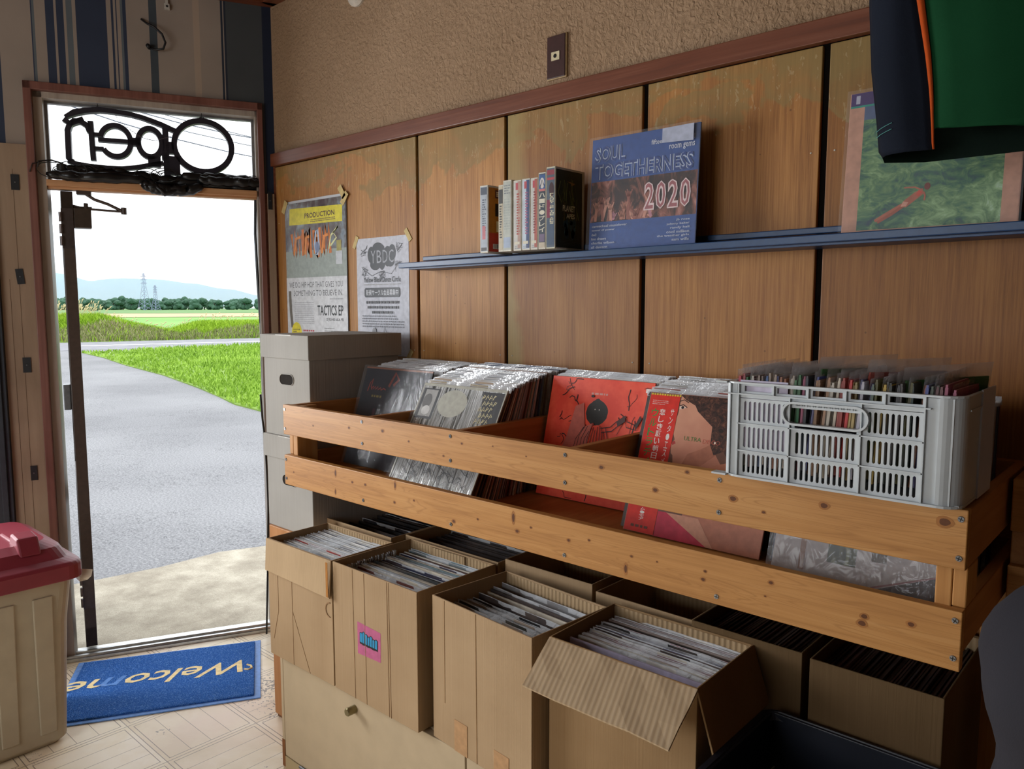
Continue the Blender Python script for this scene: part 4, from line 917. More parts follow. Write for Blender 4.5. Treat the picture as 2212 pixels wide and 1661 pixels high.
t = front_record(1.968, -.360, FZ, 20., 'record cover with curly-haired woman portrait and red Japanese strip, fourth bay', '#b0705a')
a = Art(); ob = '#d42e20'
a.rect(.001, .001, .314, .314, '#8a6a58')
msk = Mat('portrait_skin_print', .4, 0, .4); msk.color(msk.ramp(msk.noise(9, 3, .5), [(.38, '#b87860'), (.62, '#cf9478')]))
a.poly([(.078, .0), (.314, .0), (.314, .30), (.10, .312), (.078, .28)], '#6e4a3c')
a.poly([(.08, .312), (.105, .312), (.13, .29), (.165, .262), (.172, .24), (.168, .215), (.185, .19), (.205, .165), (.24, .11), (.24, 0), (.216, 0), (.173, .055), (.14, .10), (.12, .13), (.09, .155), (.085, .178), (.08, .182), (.076, .2), (.083, .213), (.075, .23), (.074, .25), (.079, .27)], msk.m)
a.poly([(.12, .185), (.15, .2), (.175, .215), (.185, .19), (.14, .15), (.11, .16)], '#a86a52'); a.poly([(.125, .0), (.314, 0), (.314, .16), (.25, .19), (.19, .17), (.14, .15), (.12, .12), (.14, .08)], '#b8765c')
mh = Mat('curly_hair_print', .4, 0, .4); mh.color(mh.ramp(mh.noise(60, 4, .7, (1, 1, 1), 2.), [(.38, '#1c0f0c'), (.55, '#4a2a1e'), (.68, '#7a4c36')]))
a.poly([(.079, .312), (.092, .303), (.117, .292), (.125, .28), (.142, .267), (.165, .25), (.168, .21), (.18, .19), (.2, .2), (.225, .17), (.314, .15), (.314, .314), (.079, .314)], mh.m)
a.poly([(.079, .287), (.087, .2895), (.096, .286), (.088, .282), (.08, .281)], '#e0c8b8'); a.disc(.087, .2855, .0035, .0035, '#231a1c', 12); a.stroke([(.079, .289), (.088, .292), (.098, .286)], .0018, '#1c1214'); a.stroke([(.078, .299), (.088, .303), (.1, .297)], .002, '#3a221a'); a.poly([(.076, .207), (.084, .210), (.087, .2045), (.08, .2)], '#a83a34')
a.disc(.178, .216, .002, .003, '#e8d8c8', 8); a.poly([(.08, .14), (.098, .146), (.102, .12), (.08, .118)], '#3a2a3a'); a.poly([(.078, .0), (.201, .0), (.173, .03), (.098, .054), (.078, .054)], '#c2314a'); a.poly([(.098, .054), (.173, .054), (.216, .0), (.201, .0)], '#cf9478')
for i, (s, c) in enumerate((('ULTRA', '#3f7a3a'), ('DISCO', '#b85a4a'))): a.text(s, .105 + i * .045, .214 - i * .002, .145 + i * .045, .223 - i * .002, c, -.01)
a.rect(.002, .001, .077, .310, ob)
for k in range(12): a.disc(.006 + k * .0064, .3105, .0026, .0022, '#d8b838', 8); a.k -= 1
a.k += 1
a.text('ウルトラディスコ', .012, .10, .030, .279, '#2f8a3c', .01, vertical=True); a.text('悲しき願い朝日のあたる家', .033, .08, .047, .279, '#e4dcd4', .012, vertical=True)
a.text('サンタ・エスメラルダムー', .060, .06, .069, .281, '#e4dcd4', .0, vertical=True); a.rows(.01, .286, .05, .298, 3, '#e0b0a8', rr, .4); a.text('ム・モア', .034, .026, .046, .056, '#e4dcd4', .01, vertical=True); a.rows(.018, .010, .062, .017, 1, '#6a3a28', rr, .8)
a.build('printed_cover', t)
t = front_record(2.312, -.372, FZ, 18., 'pale sleeve in crinkled clear bag behind the lower slat, rightmost bay', '#9a8e8c')
a = Art(); a.rect(.001, .001, .314, .314, '#a09490'); mpl = Mat('plant_photo_print', .4, 0, .4); mpl.color(mpl.ramp(mpl.noise(50, 4, .6, (1, 1, .4), 1), [(.4, '#2c3420'), (.6, '#5c6038')])); a.rect(.1, .028, .15, .12, mpl.m); a.rect(.175, .045, .2, .12, '#4a3c2c'); a.rect(0.05, .005, .06, .2, '#84604c'); a.poly([(.19, .0), (.314, .0), (.314, .052), (.30, .048)], '#2a2422'); a.stroke([(.18, .0), (.305, .05)], .003, '#8a5a5c')
a.build('printed_cover', t)
bag(t, .33, .322, .004, mat=m_clear('loose_clear_bag', (.9, .92, .95), .16, .06, .9, 26, (1, 1, .6)), x=-.008)

# ---------------------------------------------------------------- cardboard boxes of records
def cbox(x0, x1, y0, y1, z0, z1, label, group, yaw=0, mat=None, hole=False, cat='cardboard box'):
    w = x1 - x0; d = y1 - y0; h = z1 - z0; mat = mat or MCARD
    t = thing('cardboard_box', label, cat, (x0, y0, z0), (0, 0, yaw), group); th = .004
    b = MB(); b.box(0, w, 0, th, 0, h, 0); b.box(0, w, d - th, d, 0, h, 0); b.box(0, th, th, d - th, 0, h, 0); b.box(w - th, w, th, d - th, 0, h, 0); b.box(th, w - th, th, d - th, 0, th, 0)
    b.build('carton', mat, t, bevel=.0012)
    b = MB(); b.box(th, w - th, d - th - .001, d - th - .0002, .1, h - .004); b.build('lining', MCORR, t)
    return t
def fill(x0, y0, y1, z, n, label, group, pal, lean=2., w=.315, clear=.6, dz=.006, yaw=0):
    for k in range(n):
        y = y0 + (y1 - y0) * (k + .5) / n; q = rr.uniform(-1, 1)
        put_rec(x0 + rr.uniform(0, .005), y, z + rr.uniform(-dz, 0), lean + q * .08, rr.choice(pal), label, group, yaw, rr.random() < clear)

BZ0, BZ1 = .382, .730
def flapbox(t, pts, name='flap', mat=None, th=.004):   # a slab from four corners (hinge a,b then free edge c,d)
    a, b_, c, d = [Vector(p) for p in pts]; n = (b_ - a).cross(d - a).normalized() * th
    m = MB(); m.add([a, b_, c, d, a + n, b_ + n, c + n, d + n], [(0, 1, 2, 3), (7, 6, 5, 4), (0, 4, 5, 1), (1, 5, 6, 2), (2, 6, 7, 3), (3, 7, 4, 0)])
    return m.build(name, mat or MCORR, t, bevel=.0008)
G1 = 'front row cardboard boxes'
# box 1
t = cbox(.906, 1.216, -.612, -.400, BZ0, BZ1, 'cardboard box with front flap folded down outside, nearest the doorway', G1, math.radians(1.))
flapbox(t, [(-.003, -.003, .348), (.311, -.003, .348), (.311, -.011, .246), (-.003, -.009, .254)], 'folded_flap', MCARD2)
b = MB(); b.box(.30, .309, -.0125, -.0118, .25, .345); b.build('tape', flat('#a06a30', .3), t)
b = MB(); b.disc = None; b.ribbon([(.30 + .02 * math.cos(q), .21 + .02 * math.sin(q)) for q in [PI / 2 + PI * k / 12 for k in range(13)]], .003, -.0016, 0); b.ribbon([(.05, .345), (.048, .14), (.02, .05)], .0016, -.0008, 0); b.ribbon([(.12, .26), (.12, .0)], .0014, -.0008, 0); b.ribbon([(.12, .16), (.2, .0)], .0012, -.0008, 0); b.build('crease', flat('#8a6a48', .8), t)
fill(.912, -.588, -.412, BZ0 + .016, 26, 'bagged record packed in the cardboard box nearest the doorway', 'records in the box nearest the doorway', ['#c9c9c4', '#d6d2c6', '#a8b0b8', '#e0ded8', '#b8bcc0', '#a04038', '#8a8c90'], 2.5, w=.305, clear=.85, dz=.004)
# box 2
t = cbox(1.2215, 1.5585, -.607, -.335, BZ0, BZ1, 'cardboard box with a pink sticker on its front, second from the doorway', G1)
a = Art(); a.k = 2; a.poly([(.104, .128), (.198, .131), (.199, .208), (.104, .213)], '#b0587f'); a.k += 1
for i_, (x_, w_, h_) in enumerate(((.114, .011, .026), (.125, .009, .030), (.135, .010, .027), (.146, .008, .023), (.155, .010, .027), (.166, .009, .022), (.176, .010, .024))):
    a.poly([(x_ - .0012, .157 - (i_ % 2) * .002), (x_ + w_ + .001, .156), (x_ + w_ + .002, .160 + h_), (x_ + w_ * .5, .163 + h_), (x_ - .001, .160 + h_)], '#10141c'); a.poly([(x_, .162), (x_ + w_ - .002, .161), (x_ + w_ - .001, .159 + h_), (x_ + w_ * .4, .161 + h_), (x_ + .0005, .158 + h_)], '#1f86b4')
a.k += 0; a.build('pink_sticker', t)
b = MB(); 
for xx in (.086, .134, .225, .232): b.ribbon([(xx, .346), (xx + .004, .0)], .0014, -.0008, 0)
b.build('crease', flat('#8a6a48', .8), t)
b = MB(); b.box(.1, .23, .262, .2665, .29, .345); b.build('inner_flap', MCORR, t)
fill(1.230, -.590, -.350, BZ0 + .010, 30, 'record packed in the cardboard box with the pink sticker', 'records in the pink sticker box', ['#1f2444', '#b09a80', '#c8c0b0', '#6a3c34', '#4a2c2c', '#7a9098', '#c0b8a8', '#d0ccc0', '#c9c9c4', '#a8b0b8', '#2c3032', '#1c1d20', '#e0ded8'], 3., clear=.5, dz=.012)
# box 3
t = cbox(1.594, 1.924, -.590, -.350, BZ0, BZ1, 'plain cardboard box patched with pale tape at its foot, third from the doorway', G1, math.radians(-4.5))
b = MB(); b.box(.08, .125, -.0012, -.0002, -.0, .075); b.build('tape_patch', flat('#a9825a', .45), t); b = MB(); b.box(.215, .262, -.0012, -.0002, .0, .06); b.build('tape_patch', flat('#a9825a', .45), t)
b = MB(); b.ribbon([(.155, .346), (.158, .0)], .0018, -.0008, 0); b.ribbon([(.045, .346), (.045, .1)], .0012, -.0008, 0); b.build('crease', flat('#86653f', .8), t)
fill(1.603, -.592, -.36, BZ0 + .008, 24, 'record packed in the plain box third from the doorway', 'records in the plain third box', ['#1c2a18', '#2c3430', '#8a8c90', '#b8bcc0', '#c9c9c4', '#b0a090', '#3a3436', '#d6cfc0', '#1c1d20', '#3c5080', '#a89a88', '#161a1e'], 4, clear=.6, dz=.02, yaw=math.radians(-4.5))
# box 4
t = cbox(1.943, 2.275, -.584, -.347, BZ0, BZ1, 'open cardboard box with its front and right flaps spread outward', G1, math.radians(1.), mat=MCARDD)
fm = MB(); N = 8
A0, B0, C0, D0_ = Vector((0, 0, .347)), Vector((.332, 0, .347)), Vector((.345, -.123, .298)), Vector((.03, -.121, .300)); V = []
rb = random.Random(9)
for j in range(4):
    for i in range(N + 1):
        l = A0.lerp(D0_, j / 3).lerp(B0.lerp(C0, j / 3), i / N); l.z += rb.uniform(-.0015, .0015) + (-.004 if i == N and j == 3 else 0); V.append(l)
fm.add(V, [(j * (N + 1) + i, j * (N + 1) + i + 1, (j + 1) * (N + 1) + i + 1, (j + 1) * (N + 1) + i) for j in range(3) for i in range(N)])
m = Mat('ridged_flap_cardboard', .85, 0, .15); x, y, z = m.xyz(); w = (x * 560. + y * 170.)._op('SINE') * .5 + .5; m.color(m.mix(w, '#b09878', '#baa486')).bump(w, .12, .003)
fo = fm.build('front_flap', m.m, t); sm = fo.modifiers.new('s', 'SOLIDIFY'); sm.thickness = .004
flapbox(t, [(.332, .0, .347), (.332, .237, .347), (.372, .225, .245), (.372, -.012, .245)], 'side_flap', MCARDD)
fill(1.951, -.520, -.36, BZ0 + .012, 32, 'record packed in the open flapped box behind the lilac sleeve', 'records in the open flapped box', ['#d8d0dc', '#c8c4d0', '#b04a5a', '#3a4c80', '#d6d2c6', '#e0ded8', '#8a6a70', '#5a4a4c', '#9a8c88', '#a8a0a4', '#2c2a2c'], 3, clear=.7, dz=.006)
put_rec(1.952, -.538, BZ0 + .016, 2, '#c9c2e0', 'plain lilac record sleeve frontmost in the open flapped box', 'frontmost plain sleeves of the flapped box', 0, False)
put_rec(1.951, -.574, BZ0 + .004, 2, '#a59aae', 'dull mauve record sleeve touching the front wall of the open flapped box', None, 0, False)
# back row
G2 = 'back row cardboard boxes'
for i, (x0, x1, yf, zt) in enumerate([(.85, 1.176, -.372, BZ1), (1.18, 1.555, -.325, BZ1), (1.568, 1.85, -.312, BZ1 + .01), (1.866, 2.12, -.320, BZ1)]):
    t = cbox(x0, x1, yf + (.003 if i else 0), -.06, BZ0, zt, 'cardboard box in the dark row against the wall under the rack', G2)
    w = x1 - x0
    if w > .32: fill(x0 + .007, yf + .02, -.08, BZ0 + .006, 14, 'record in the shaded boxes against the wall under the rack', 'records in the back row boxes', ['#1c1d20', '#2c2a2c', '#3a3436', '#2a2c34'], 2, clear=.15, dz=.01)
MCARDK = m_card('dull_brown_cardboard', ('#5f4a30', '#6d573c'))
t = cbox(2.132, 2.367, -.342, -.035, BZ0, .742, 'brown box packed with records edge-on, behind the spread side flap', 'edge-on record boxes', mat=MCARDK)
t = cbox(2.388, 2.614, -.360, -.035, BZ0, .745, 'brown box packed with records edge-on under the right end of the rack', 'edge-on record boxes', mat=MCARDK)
def edge_rec(x, y, z, c, ry, label, group):
    o = bpy.data.objects.new('record', rec_b); col.objects.link(o); o.location = (x, y, z); o.rotation_euler = (0, math.radians(ry), PI / 2); o.scale = (.97, 1, .97); o.color = lin(c); tag(o, label, 'record', group)
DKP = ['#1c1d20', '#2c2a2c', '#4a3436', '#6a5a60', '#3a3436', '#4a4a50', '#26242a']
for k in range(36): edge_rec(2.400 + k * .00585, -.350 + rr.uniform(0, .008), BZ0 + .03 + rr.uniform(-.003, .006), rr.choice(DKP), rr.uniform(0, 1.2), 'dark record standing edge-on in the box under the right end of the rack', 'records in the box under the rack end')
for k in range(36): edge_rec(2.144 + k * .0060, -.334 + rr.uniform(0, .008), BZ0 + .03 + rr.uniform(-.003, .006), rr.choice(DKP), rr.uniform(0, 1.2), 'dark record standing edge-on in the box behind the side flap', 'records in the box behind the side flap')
m7 = MB(); m7.box(0, .0025, 0, .18, 0, .18); r7 = m7.build('single_record', MCOV, fix=False); d7 = r7.data; bpy.data.objects.remove(r7)
def put7(x, y, z, c, label, group, ry=0, rx=0, kind='single'):
    o = bpy.data.objects.new('single_record', d7); col.objects.link(o); o.location = (x, y, z); o.rotation_euler = (rx, ry, 0); o.color = lin(c); tag(o, label, kind, group); return o
t = thing('navy_container', 'dark navy plastic container standing before the edge-on record boxes', 'container', (2.326, -.735, .382))
MNV = m_plastic('navy_plastic', '#111725', .5)
b = MB(); w, d, h = .40, .355, .248
b.box(0, .006, 0, d, 0, h); b.box(w - .006, w, 0, d, 0, h); b.box(.006, w - .006, 0, .006, 0, h); b.box(.006, w - .006, d - .006, d, 0, h); b.box(.006, w - .006, .006, d - .006, 0, .006); b.build('tub', MNV, t, bevel=.002)
b = MB(); loft(b, [rrect(-.012, w + .012, -.012, d + .008, .03, h - .012), rrect(-.012, w + .012, -.012, d + .008, .03, h), rrect(-.0, w, 0, d, .02, h + .002), rrect(.006, w - .006, .006, d - .006, .02, h - .012)], caps=False); b.build('rim', MNV, t)
for k in range(46): put7(2.345 + k * .0076, -.66 + rr.uniform(0, .02), .392, rr.choice(['#6a6068', '#4a5040', '#5a5458', '#3a3c44', '#70686c']), 'faded small single standing inside the dark navy container', 'singles in the navy container', math.radians(rr.uniform(4, 9)))

# ---------------------------------------------------------------- grey plastic crate on the rack
t = thing('plastic_crate', 'light grey slotted plastic crate of singles standing on the rack', 'crate', (2.297, -.545, 1.1115))
CW, CD, CH = .359, .195, .163
b = MB()
def slots(b, x0, x1, z0, z1, n, zr=.0, y0=0.004, y1=.007, m=.006, sw=.56):
    """plate with n vertical slots with rounded ends"""
    W = x1 - x0 - 2 * m; p = W / n; b.box(x0, x0 + m, y0, y1, z0, z1); b.box(x1 - m, x1, y0, y1, z0, z1)
    t0, t1 = z0 + .005, z1 - .005; b.box(x0 + m, x1 - m, y0, y1, z0, t0); b.box(x0 + m, x1 - m, y0, y1, t1, z1)
    for i in range(n):
        c = x0 + m + (i + .5) * p; hw = p * sw / 2
        b.box(x0 + m + i * p, c - hw, y0, y1, t0, t1); b.box(c + hw, x0 + m + (i + 1) * p, y0, y1, t0, t1)
        for s_ in (-1, 1):
            for zc, q in ((t0, 1), (t1, -1)):
                b.prism([(c + s_ * hw, zc), (c + s_ * hw * .35, zc), (c + s_ * hw, zc + q * hw * .8)], y0, y1, 'y')
X_ = [0.018, .023, .111, .221, .309]
Z_ = [.004, .047, .093, .136]
for r in range(3):
    for c_, (xa, xb, n) in enumerate(((.023, .110, 9), (.112, .220, 11), (.222, .308, 9))):
        za, zb = Z_[r], Z_[r + 1] - .001
        if r == 2 and c_ == 1: zb = .096 + .006; slots(b, xa, xb, Z_[2], .099, 11, sw=.5); slots(b, xa, xb, .135 - .009, .1355, 11, sw=.5) ; continue
        slots(b, xa, xb, za, zb, n)
b.box(0.008, .022, .004, .007, .004, .160); b.box(.309, .345, .004, .007, .004, .158)
# upper band with five long slots
xs = [.031, .078, .087, .134, .145, .191, .203, .248, .259, .304]
b.box(.018, .309, .004, .007, .136, .147); b.box(.018, .309, .004, .007, .156, .161)
prev = .018
for i in range(5): b.box(prev, xs[2 * i], .004, .007, .147, .156); prev = xs[2 * i + 1]
b.box(prev, .309, .004, .007, .147, .156)
for xx in (.022, .110, .2205, .308): b.box(xx - .001, xx + .0012, -.001, .004, .002, .142)
for xx in (.022, .0825, .139, .197, .2535, .308): b.box(xx - .001, xx + .0012, -.001, .004, .142, .160)
for zz in (.0465, .0925): b.box(.022, .309, -.001, .004, zz - .001, zz + .001)
b.box(-.004, .316, -.003, .004, .1415, .1435); 
b.build('front_wall', MGREYP, t)
b = MB(); P = []
hx0, hx1, hz, hr = .100, .231, .1175, .0175
for k in range(13): an = PI / 2 + PI * k / 12; P.append((hx0 + hr + hr * math.cos(an), hz + hr * math.sin(an)))
for k in range(13): an = -PI / 2 + PI * k / 12; P.append((hx1 - hr + hr * math.cos(an), hz + hr * math.sin(an)))
b.ribbon(P, .0035, -.004, .008, closed=True); b.build('hand_hold', MGREYP, t)
b = MB(); r_ = .032
def cor(z0, z1, off=0): 
    return None
for sx, x0 in ((1, .0), (1, 0)): pass
arcp = [(CW - r_ + r_ * math.sin(math.radians(a_)), r_ - r_ * math.cos(math.radians(a_))) for a_ in range(0, 91, 9)]
inn = [(CW - r_ + (r_ - .003) * math.sin(math.radians(a_)), r_ - (r_ - .003) * math.cos(math.radians(a_))) for a_ in range(90, -1, -9)]
b.prism(arcp + inn, .004, .160, 'z'); 
arcl = [(.008 - .008 * math.sin(math.radians(a_)), .008 - .008 * math.cos(math.radians(a_))) for a_ in range(0, 91, 15)]; inl = [(.008 - .005 * math.sin(math.radians(a_)), .008 - .005 * math.cos(math.radians(a_))) for a_ in range(90, -1, -15)]
b.prism(arcl + inl, .004, .160, 'z')
b.box(CW - .003, CW, r_, CD, .004, .160); b.box(0, .003, .008, CD, .004, .16); b.box(.003, CW - .003, CD - .003, CD, .004, .160); b.box(.003, CW - .003, .01, CD - .003, .002, .005)
b.box(CW - .001, CW + .002, r_, CD, .139, .1415); b.build('side_walls', MGREYP, t)
b = MB(); loft(b, [rrect(-.006, CW + .002, -.004, CD + .004, .03, .1595), rrect(-.006, CW + .002, -.004, CD + .004, .03, .1625), rrect(.004, CW - .004, .007, CD - .004, .024, .1625), rrect(.004, CW - .004, .007, CD - .004, .024, .1595)], caps=False)
b.box(-.02, 0, .0, .02, .1595, .1625); b.build('rim', MGREYP, t)
b = MB(); loft(b, [rrect(-.004, CW + .001, -.004, CD, .03, .0005), rrect(-.004, CW + .001, -.004, CD, .03, .004), rrect(.01, CW - .01, .01, CD - .01, .02, .004), rrect(.01, CW - .01, .01, CD - .01, .02, .0005)], caps=False); b.box(-.022, .004, -.004, .014, .0005, .0035); b.build('base_flange', MGREYP, t)
b = MB(); b.box(.359, .3615, .1, .19, -.0, .165); b.build('side_plate', m_plastic('white_plate', '#b9bdcb', .4), t)
# bagged singles in the crate
MB7 = m_clear('seven_inch_bag', (.70, .69, .70), .42, .12, .3, 30)
def bagged(x, y, z, c, hh=0., ang=4, yaw=0.):
    b = MB(); b.box(0, .0042, 0, .166, 0, .150); b.box(.0006, .0036, .0, .166, .150, .1545)
    o = b.build('single_record', MCOV); o.location = (x, y, z); o.rotation_euler = (math.radians(rr.uniform(-1, 1)), math.radians(ang), yaw); o.color = lin(c)
    tag(o, 'small single in a clear bag standing in the grey crate', 'single', 'bagged singles in the grey crate')
    b = MB(); b.add([(-.0012, -.003, 0), (-.0012, .176, 0), (-.0012, .176, .164 + hh), (-.0012, -.003, .162 + hh)], [(0, 1, 2, 3)]); b.build('clear_bag', MB7, o); return o
PC = ['#c24458', '#c9c4b8', '#4a5aa0', '#8a7a70', '#4a6a9c', '#b0a090', '#4c7a3c', '#a0684a', '#c8bcae', '#2c7a4a', '#1f6a3a', '#8a8478', '#1c2c3c', '#9a7454', '#b08868', '#d8d0c0', '#c8bca8', '#a0443c', '#c03c3c', '#c8b070', '#c8c4d0', '#2c3a78', '#33488a', '#d0b050', '#c09c40', '#26302a', '#4a4c50', '#5a5c20', '#1c3430', '#6aa088', '#5a6a5c', '#2c4438', '#703c48', '#b05a78']
for i in range(54):
    f = i / 53; c = PC[min(len(PC) - 1, int(f * len(PC)))] if rr.random() < .8 else rr.choice(PC)
    bagged(2.308 + .318 * f, -.531, 1.119 + .012 + rr.uniform(-.004, .005), c, rr.choice([0, .004, .008]) if rr.random() < .8 else .012, rr.uniform(1, 6))
for x, z, a_, y_ in ((2.42, 1.165, 8, .1), (2.49, 1.165, 10, .15), (2.55, 1.155, 8, .2)):
    o = bagged(x, -.50, z - .018, rr.choice(['#3c6a3c', '#a04a40', '#5a3c4a']), .012, a_, -y_ - .3); o['label'] = 'taller bagged single sticking up askew above the row in the crate'; o['group'] = 'askew bagged singles in the grey crate'
b = MB(); b.box(2.318, 2.40, -.5365, -.5360, 1.15, 1.277); tag(b.build('paper_sheet', flat('#c9c2d4', .7)), 'white paper sheet tucked inside the front wall of the grey crate', 'paper')

# ---------------------------------------------------------------- hanging shirt
t = thing('hanging_shirt', 'dark green and navy shirt with orange piping hanging at upper right', 'shirt', (2.6, -.35, 1.65))
def ip(z, tab):
    for (za, xa), (zb, xb) in zip(tab, tab[1:]):
        if za <= z <= zb: return xa + (xb - xa) * (z - za) / (zb - za)
    return tab[-1][1] if z > tab[-1][0] else tab[0][1]
LT = [(1.64, 2.466), (1.663, 2.459), (1.706, 2.454), (1.8, 2.440), (1.915, 2.431), (2.1, 2.43), (2.25, 2.44), (2.33, 2.50)]
ST = [(1.64, 2.549), (1.682, 2.546), (1.744, 2.540), (1.804, 2.531), (1.894, 2.514), (2.1, 2.50), (2.25, 2.52), (2.33, 2.56)]
SW = [(1.64, .003), (1.7, .004), (1.8, .008), (1.9, .011), (2.33, .012)]
zs = [1.64 + .69 * k / 30 for k in range(31)]
def sheet(fa, fb, n, yoff, back=False):
    V = []
    for z in zs:
        xa, xb = fa(z), fb(z)
        for i in range(n + 1):
            f = i / n; x = xa + (xb - xa) * f
            V.append((x - 2.6, yoff(x, z), z - 1.65 - (.012 * math.sin((x - 2.46) * 9) if z < 1.66 else 0)))
    return V, [(j * (n + 1) + i, j * (n + 1) + i + 1, (j + 1) * (n + 1) + i + 1, (j + 1) * (n + 1) + i) for j in range(len(zs) - 1) for i in range(n)]
yo = lambda x, z: .03 - .035 * min(1, (x - ip(z, LT)) / .05) ** .5 + .006 * math.sin(x * 38 + z * 3) + .01 * (2.3 - z) * math.sin(x * 17)
fab = lambda nm, c: (lambda m: m.color(m.ramp(m.noise(3, 3), [(.3, tuple(q * .85 for q in lin(c)[:3])), (.7, tuple(q * 1.2 for q in lin(c)[:3]))])).bump(m.noise(500, 2), .3, .001).m)(Mat(nm, .9, 0, .12))
L_ = lambda z: ip(z, LT); S_ = lambda z: ip(z, ST); T_ = lambda z: ip(z, ST) + ip(z, SW)
for nm, fa, fb, n, mt, yy in (('side_panel', L_, S_, 8, fab('navy_jersey', '#161b26'), yo), ('piping', S_, T_, 1, fab('orange_piping', '#b04a1c'), lambda x, z: yo(x, z) - .001), ('body_panel', T_, lambda z: 3.0 - .12 * max(0, z - 2.2), 14, fab('green_jersey', '#0c3a20'), yo)):
    V, F = sheet(fa, fb, n, yy); b = MB(); b.add([(v[0], v[1], max(v[2], (.036 - .10 * (v[0] + .05)) if nm == 'body_panel' else .003)) for v in V], F); o = b.build(nm, mt, t, smooth=True); q = o.modifiers.new('s', 'SOLIDIFY'); q.thickness = .0015
V, F = sheet(L_, lambda z: 3.0, 10, lambda x, z: .07 - .04 * (1 - min(1, (x - ip(z, LT)) / .05) ** .5)); b = MB(); b.add([(v[0], v[1], max(v[2], -.004)) for v in V], F); b.build('back_panel', fab('shaded_jersey_back', '#0a1812'), t, smooth=True)  # inner back coloured darker to carry the shade below the front hem
b = MB(); 
for dz in (.040, .050): b.tube([(ip(1.69, LT) - 2.6 + .001 + i * .01, yo(ip(1.69, LT) + i * .01 + .002, 1.69) - .0015, dz - .004 + i * .0025) for i in range(4)], .0006, 5)
b.build('hem_stitching', flat('#4a8a86', .6), t)
b = MB(); b.tube([(-.08, .03, .70), (.2, .03, .76), (.48, .03, .70)], .006); b.tube([(.2, .03, .76), (.2, .03, .98), (.2, .03, 1.01)], .003); b.build('hanger', MDARK, t)

# ---------------------------------------------------------------- dark coat on a stool at lower right
t = thing('draped_coat', 'dark grey coat heaped over a stool at the lower right edge', 'coat', (2.93, -.86, 0))
b = MB(); rb = random.Random(4); rings = []
prof = [(.62, .17), (.70, .19), (.80, .19), (.90, .182), (.955, .165), (.985, .158), (1.02, .175), (1.06, .183), (1.10, .165), (1.14, .13), (1.17, .06)]
for z, r in prof:
    rings.append([(r * (1 + .07 * math.sin(3 * a_ + z * 9) + .05 * math.sin(8 * a_ - z * 22)) * math.cos(a_), r * (1 + .06 * math.sin(2 * a_ + z * 7)) * math.sin(a_), z) for a_ in [2 * PI * k / 28 for k in range(28)]])
loft(b, rings); b.build('fabric', fab('dark_grey_coat_cloth', '#29282d'), t, smooth=True, sub=1)
t = thing('stool', 'plain wooden stool under the dark grey coat', 'stool', (2.93, -.86, 0))
b = MB(); b.lathe([(.14, .58), (.14, .61)], 24); b.build('seat', flat('#2a1e16', .5), t)
for a_ in range(4):
    b = MB(); q = math.radians(45 + 90 * a_); b.tube([(.1 * math.cos(q), .1 * math.sin(q), .58), (.14 * math.cos(q), .14 * math.sin(q), 0)], .014); b.build('leg', flat('#2a1e16', .5), t)

# ceiling lamp behind the camera
t = thing('ceiling_lamp', 'small warm ceiling lamp with round shade behind the viewpoint', 'lamp', (3.2, -2.9, 2.3))
b = MB(); b.lathe([(.16, .12), (.17, .12), (.04, .26), (.03, .26)], 24); b.build('lamp_shade', flat('#8a7a60'), t); b = MB(); b.tube([(0, 0, .26), (0, 0, .36)], .004); b.build('cord', MBLACK, t)

# ---------------------------------------------------------------- outdoors
GZ = -.10
b = MB(); b.add([(-1500, -900, GZ - .35), (-40, -900, GZ - .35), (60, 900, GZ - .35), (-1500, 900, GZ - .35)], [(0, 1, 2, 3)])
def quadK(k0, k1, w0, w1, z):
    F0 = Vector((-.94, .341, 0)); P_ = Vector((.341, .94, 0)); Cc = Vector((2.9, -1.76, 0))
    return [tuple(Cc + F0 * k + P_ * w + Vector((0, 0, z))) for k, w in ((k0, w0), (k0, w1), (k1, w1), (k1, w0))]
b = MB(); b.add(quadK(34, 900, -500, 700, -.36), [(0, 1, 2, 3)]); struct(b.build('rice_field', m_grass('rice_field_green', '#5e8a3a', '#6e9c44', '#80ac54', .04)))
b = MB(); b.add(quadK(138, 210, -500, 700, -.30), [(0, 1, 2, 3)]); struct(b.build('ripe_grain_field', m_grass('ripe_grain', '#a89068', '#b6a076', '#c2ae84', .2)))
b = MB(); b.add(quadK(212, 900, -700, 900, -.28), [(0, 1, 2, 3)]); struct(b.build('far_field', m_grass('far_field_green', '#466e38', '#5c8244', '#709052', .03)))
b = MB(); b.prism([(-36, -34), (4, -34), (4, 40), (-26, 40), (-34.2, 2)][::-1], GZ - .3, GZ, 'z'); struct(b.build('asphalt_yard', m_asphalt()))
rd = Vector((.2, .98, 0)).normalized()
def line(p, t_, z=0.): q = Vector((p[0], p[1], GZ)) + rd * t_; return (q.x, q.y, GZ + z)
mroad = Mat('road_asphalt', .85, 0, .3); mroad.color(mroad.ramp(mroad.noise(3, 4, .6), [(.3, '#78787c'), (.7, '#8c8c90')]))
b = MB(); b.add([line((-25.3, 10.3), -45, .006), line((-25.3, 10.3), 30, .006), line((-32.1, 10.6), 30, .006), line((-32.1, 10.6), -45, .006)], [(0, 1, 2, 3)], 0); b.add([line((-28.2, 10.3), -1.5, .012), line((-28.2, 10.3), 30, .012), line((-28.7, 10.6), 30, .012), line((-28.7, 10.6), -1.5, .012)], [(0, 1, 2, 3)], 1)
struct(b.build('road', [mroad.m, flat('#cfcfd2', .7)]))
b = MB(); pad = [(-.30, -.55), (.115, .34), (.1, .9), (-1.1, 1.0), (-1.272, .625), (-1.39, .30), (-1.36, .03), (-1.41, -.36), (-1.50, -.8), (-1.5, -1.4), (-.7, -1.4)]
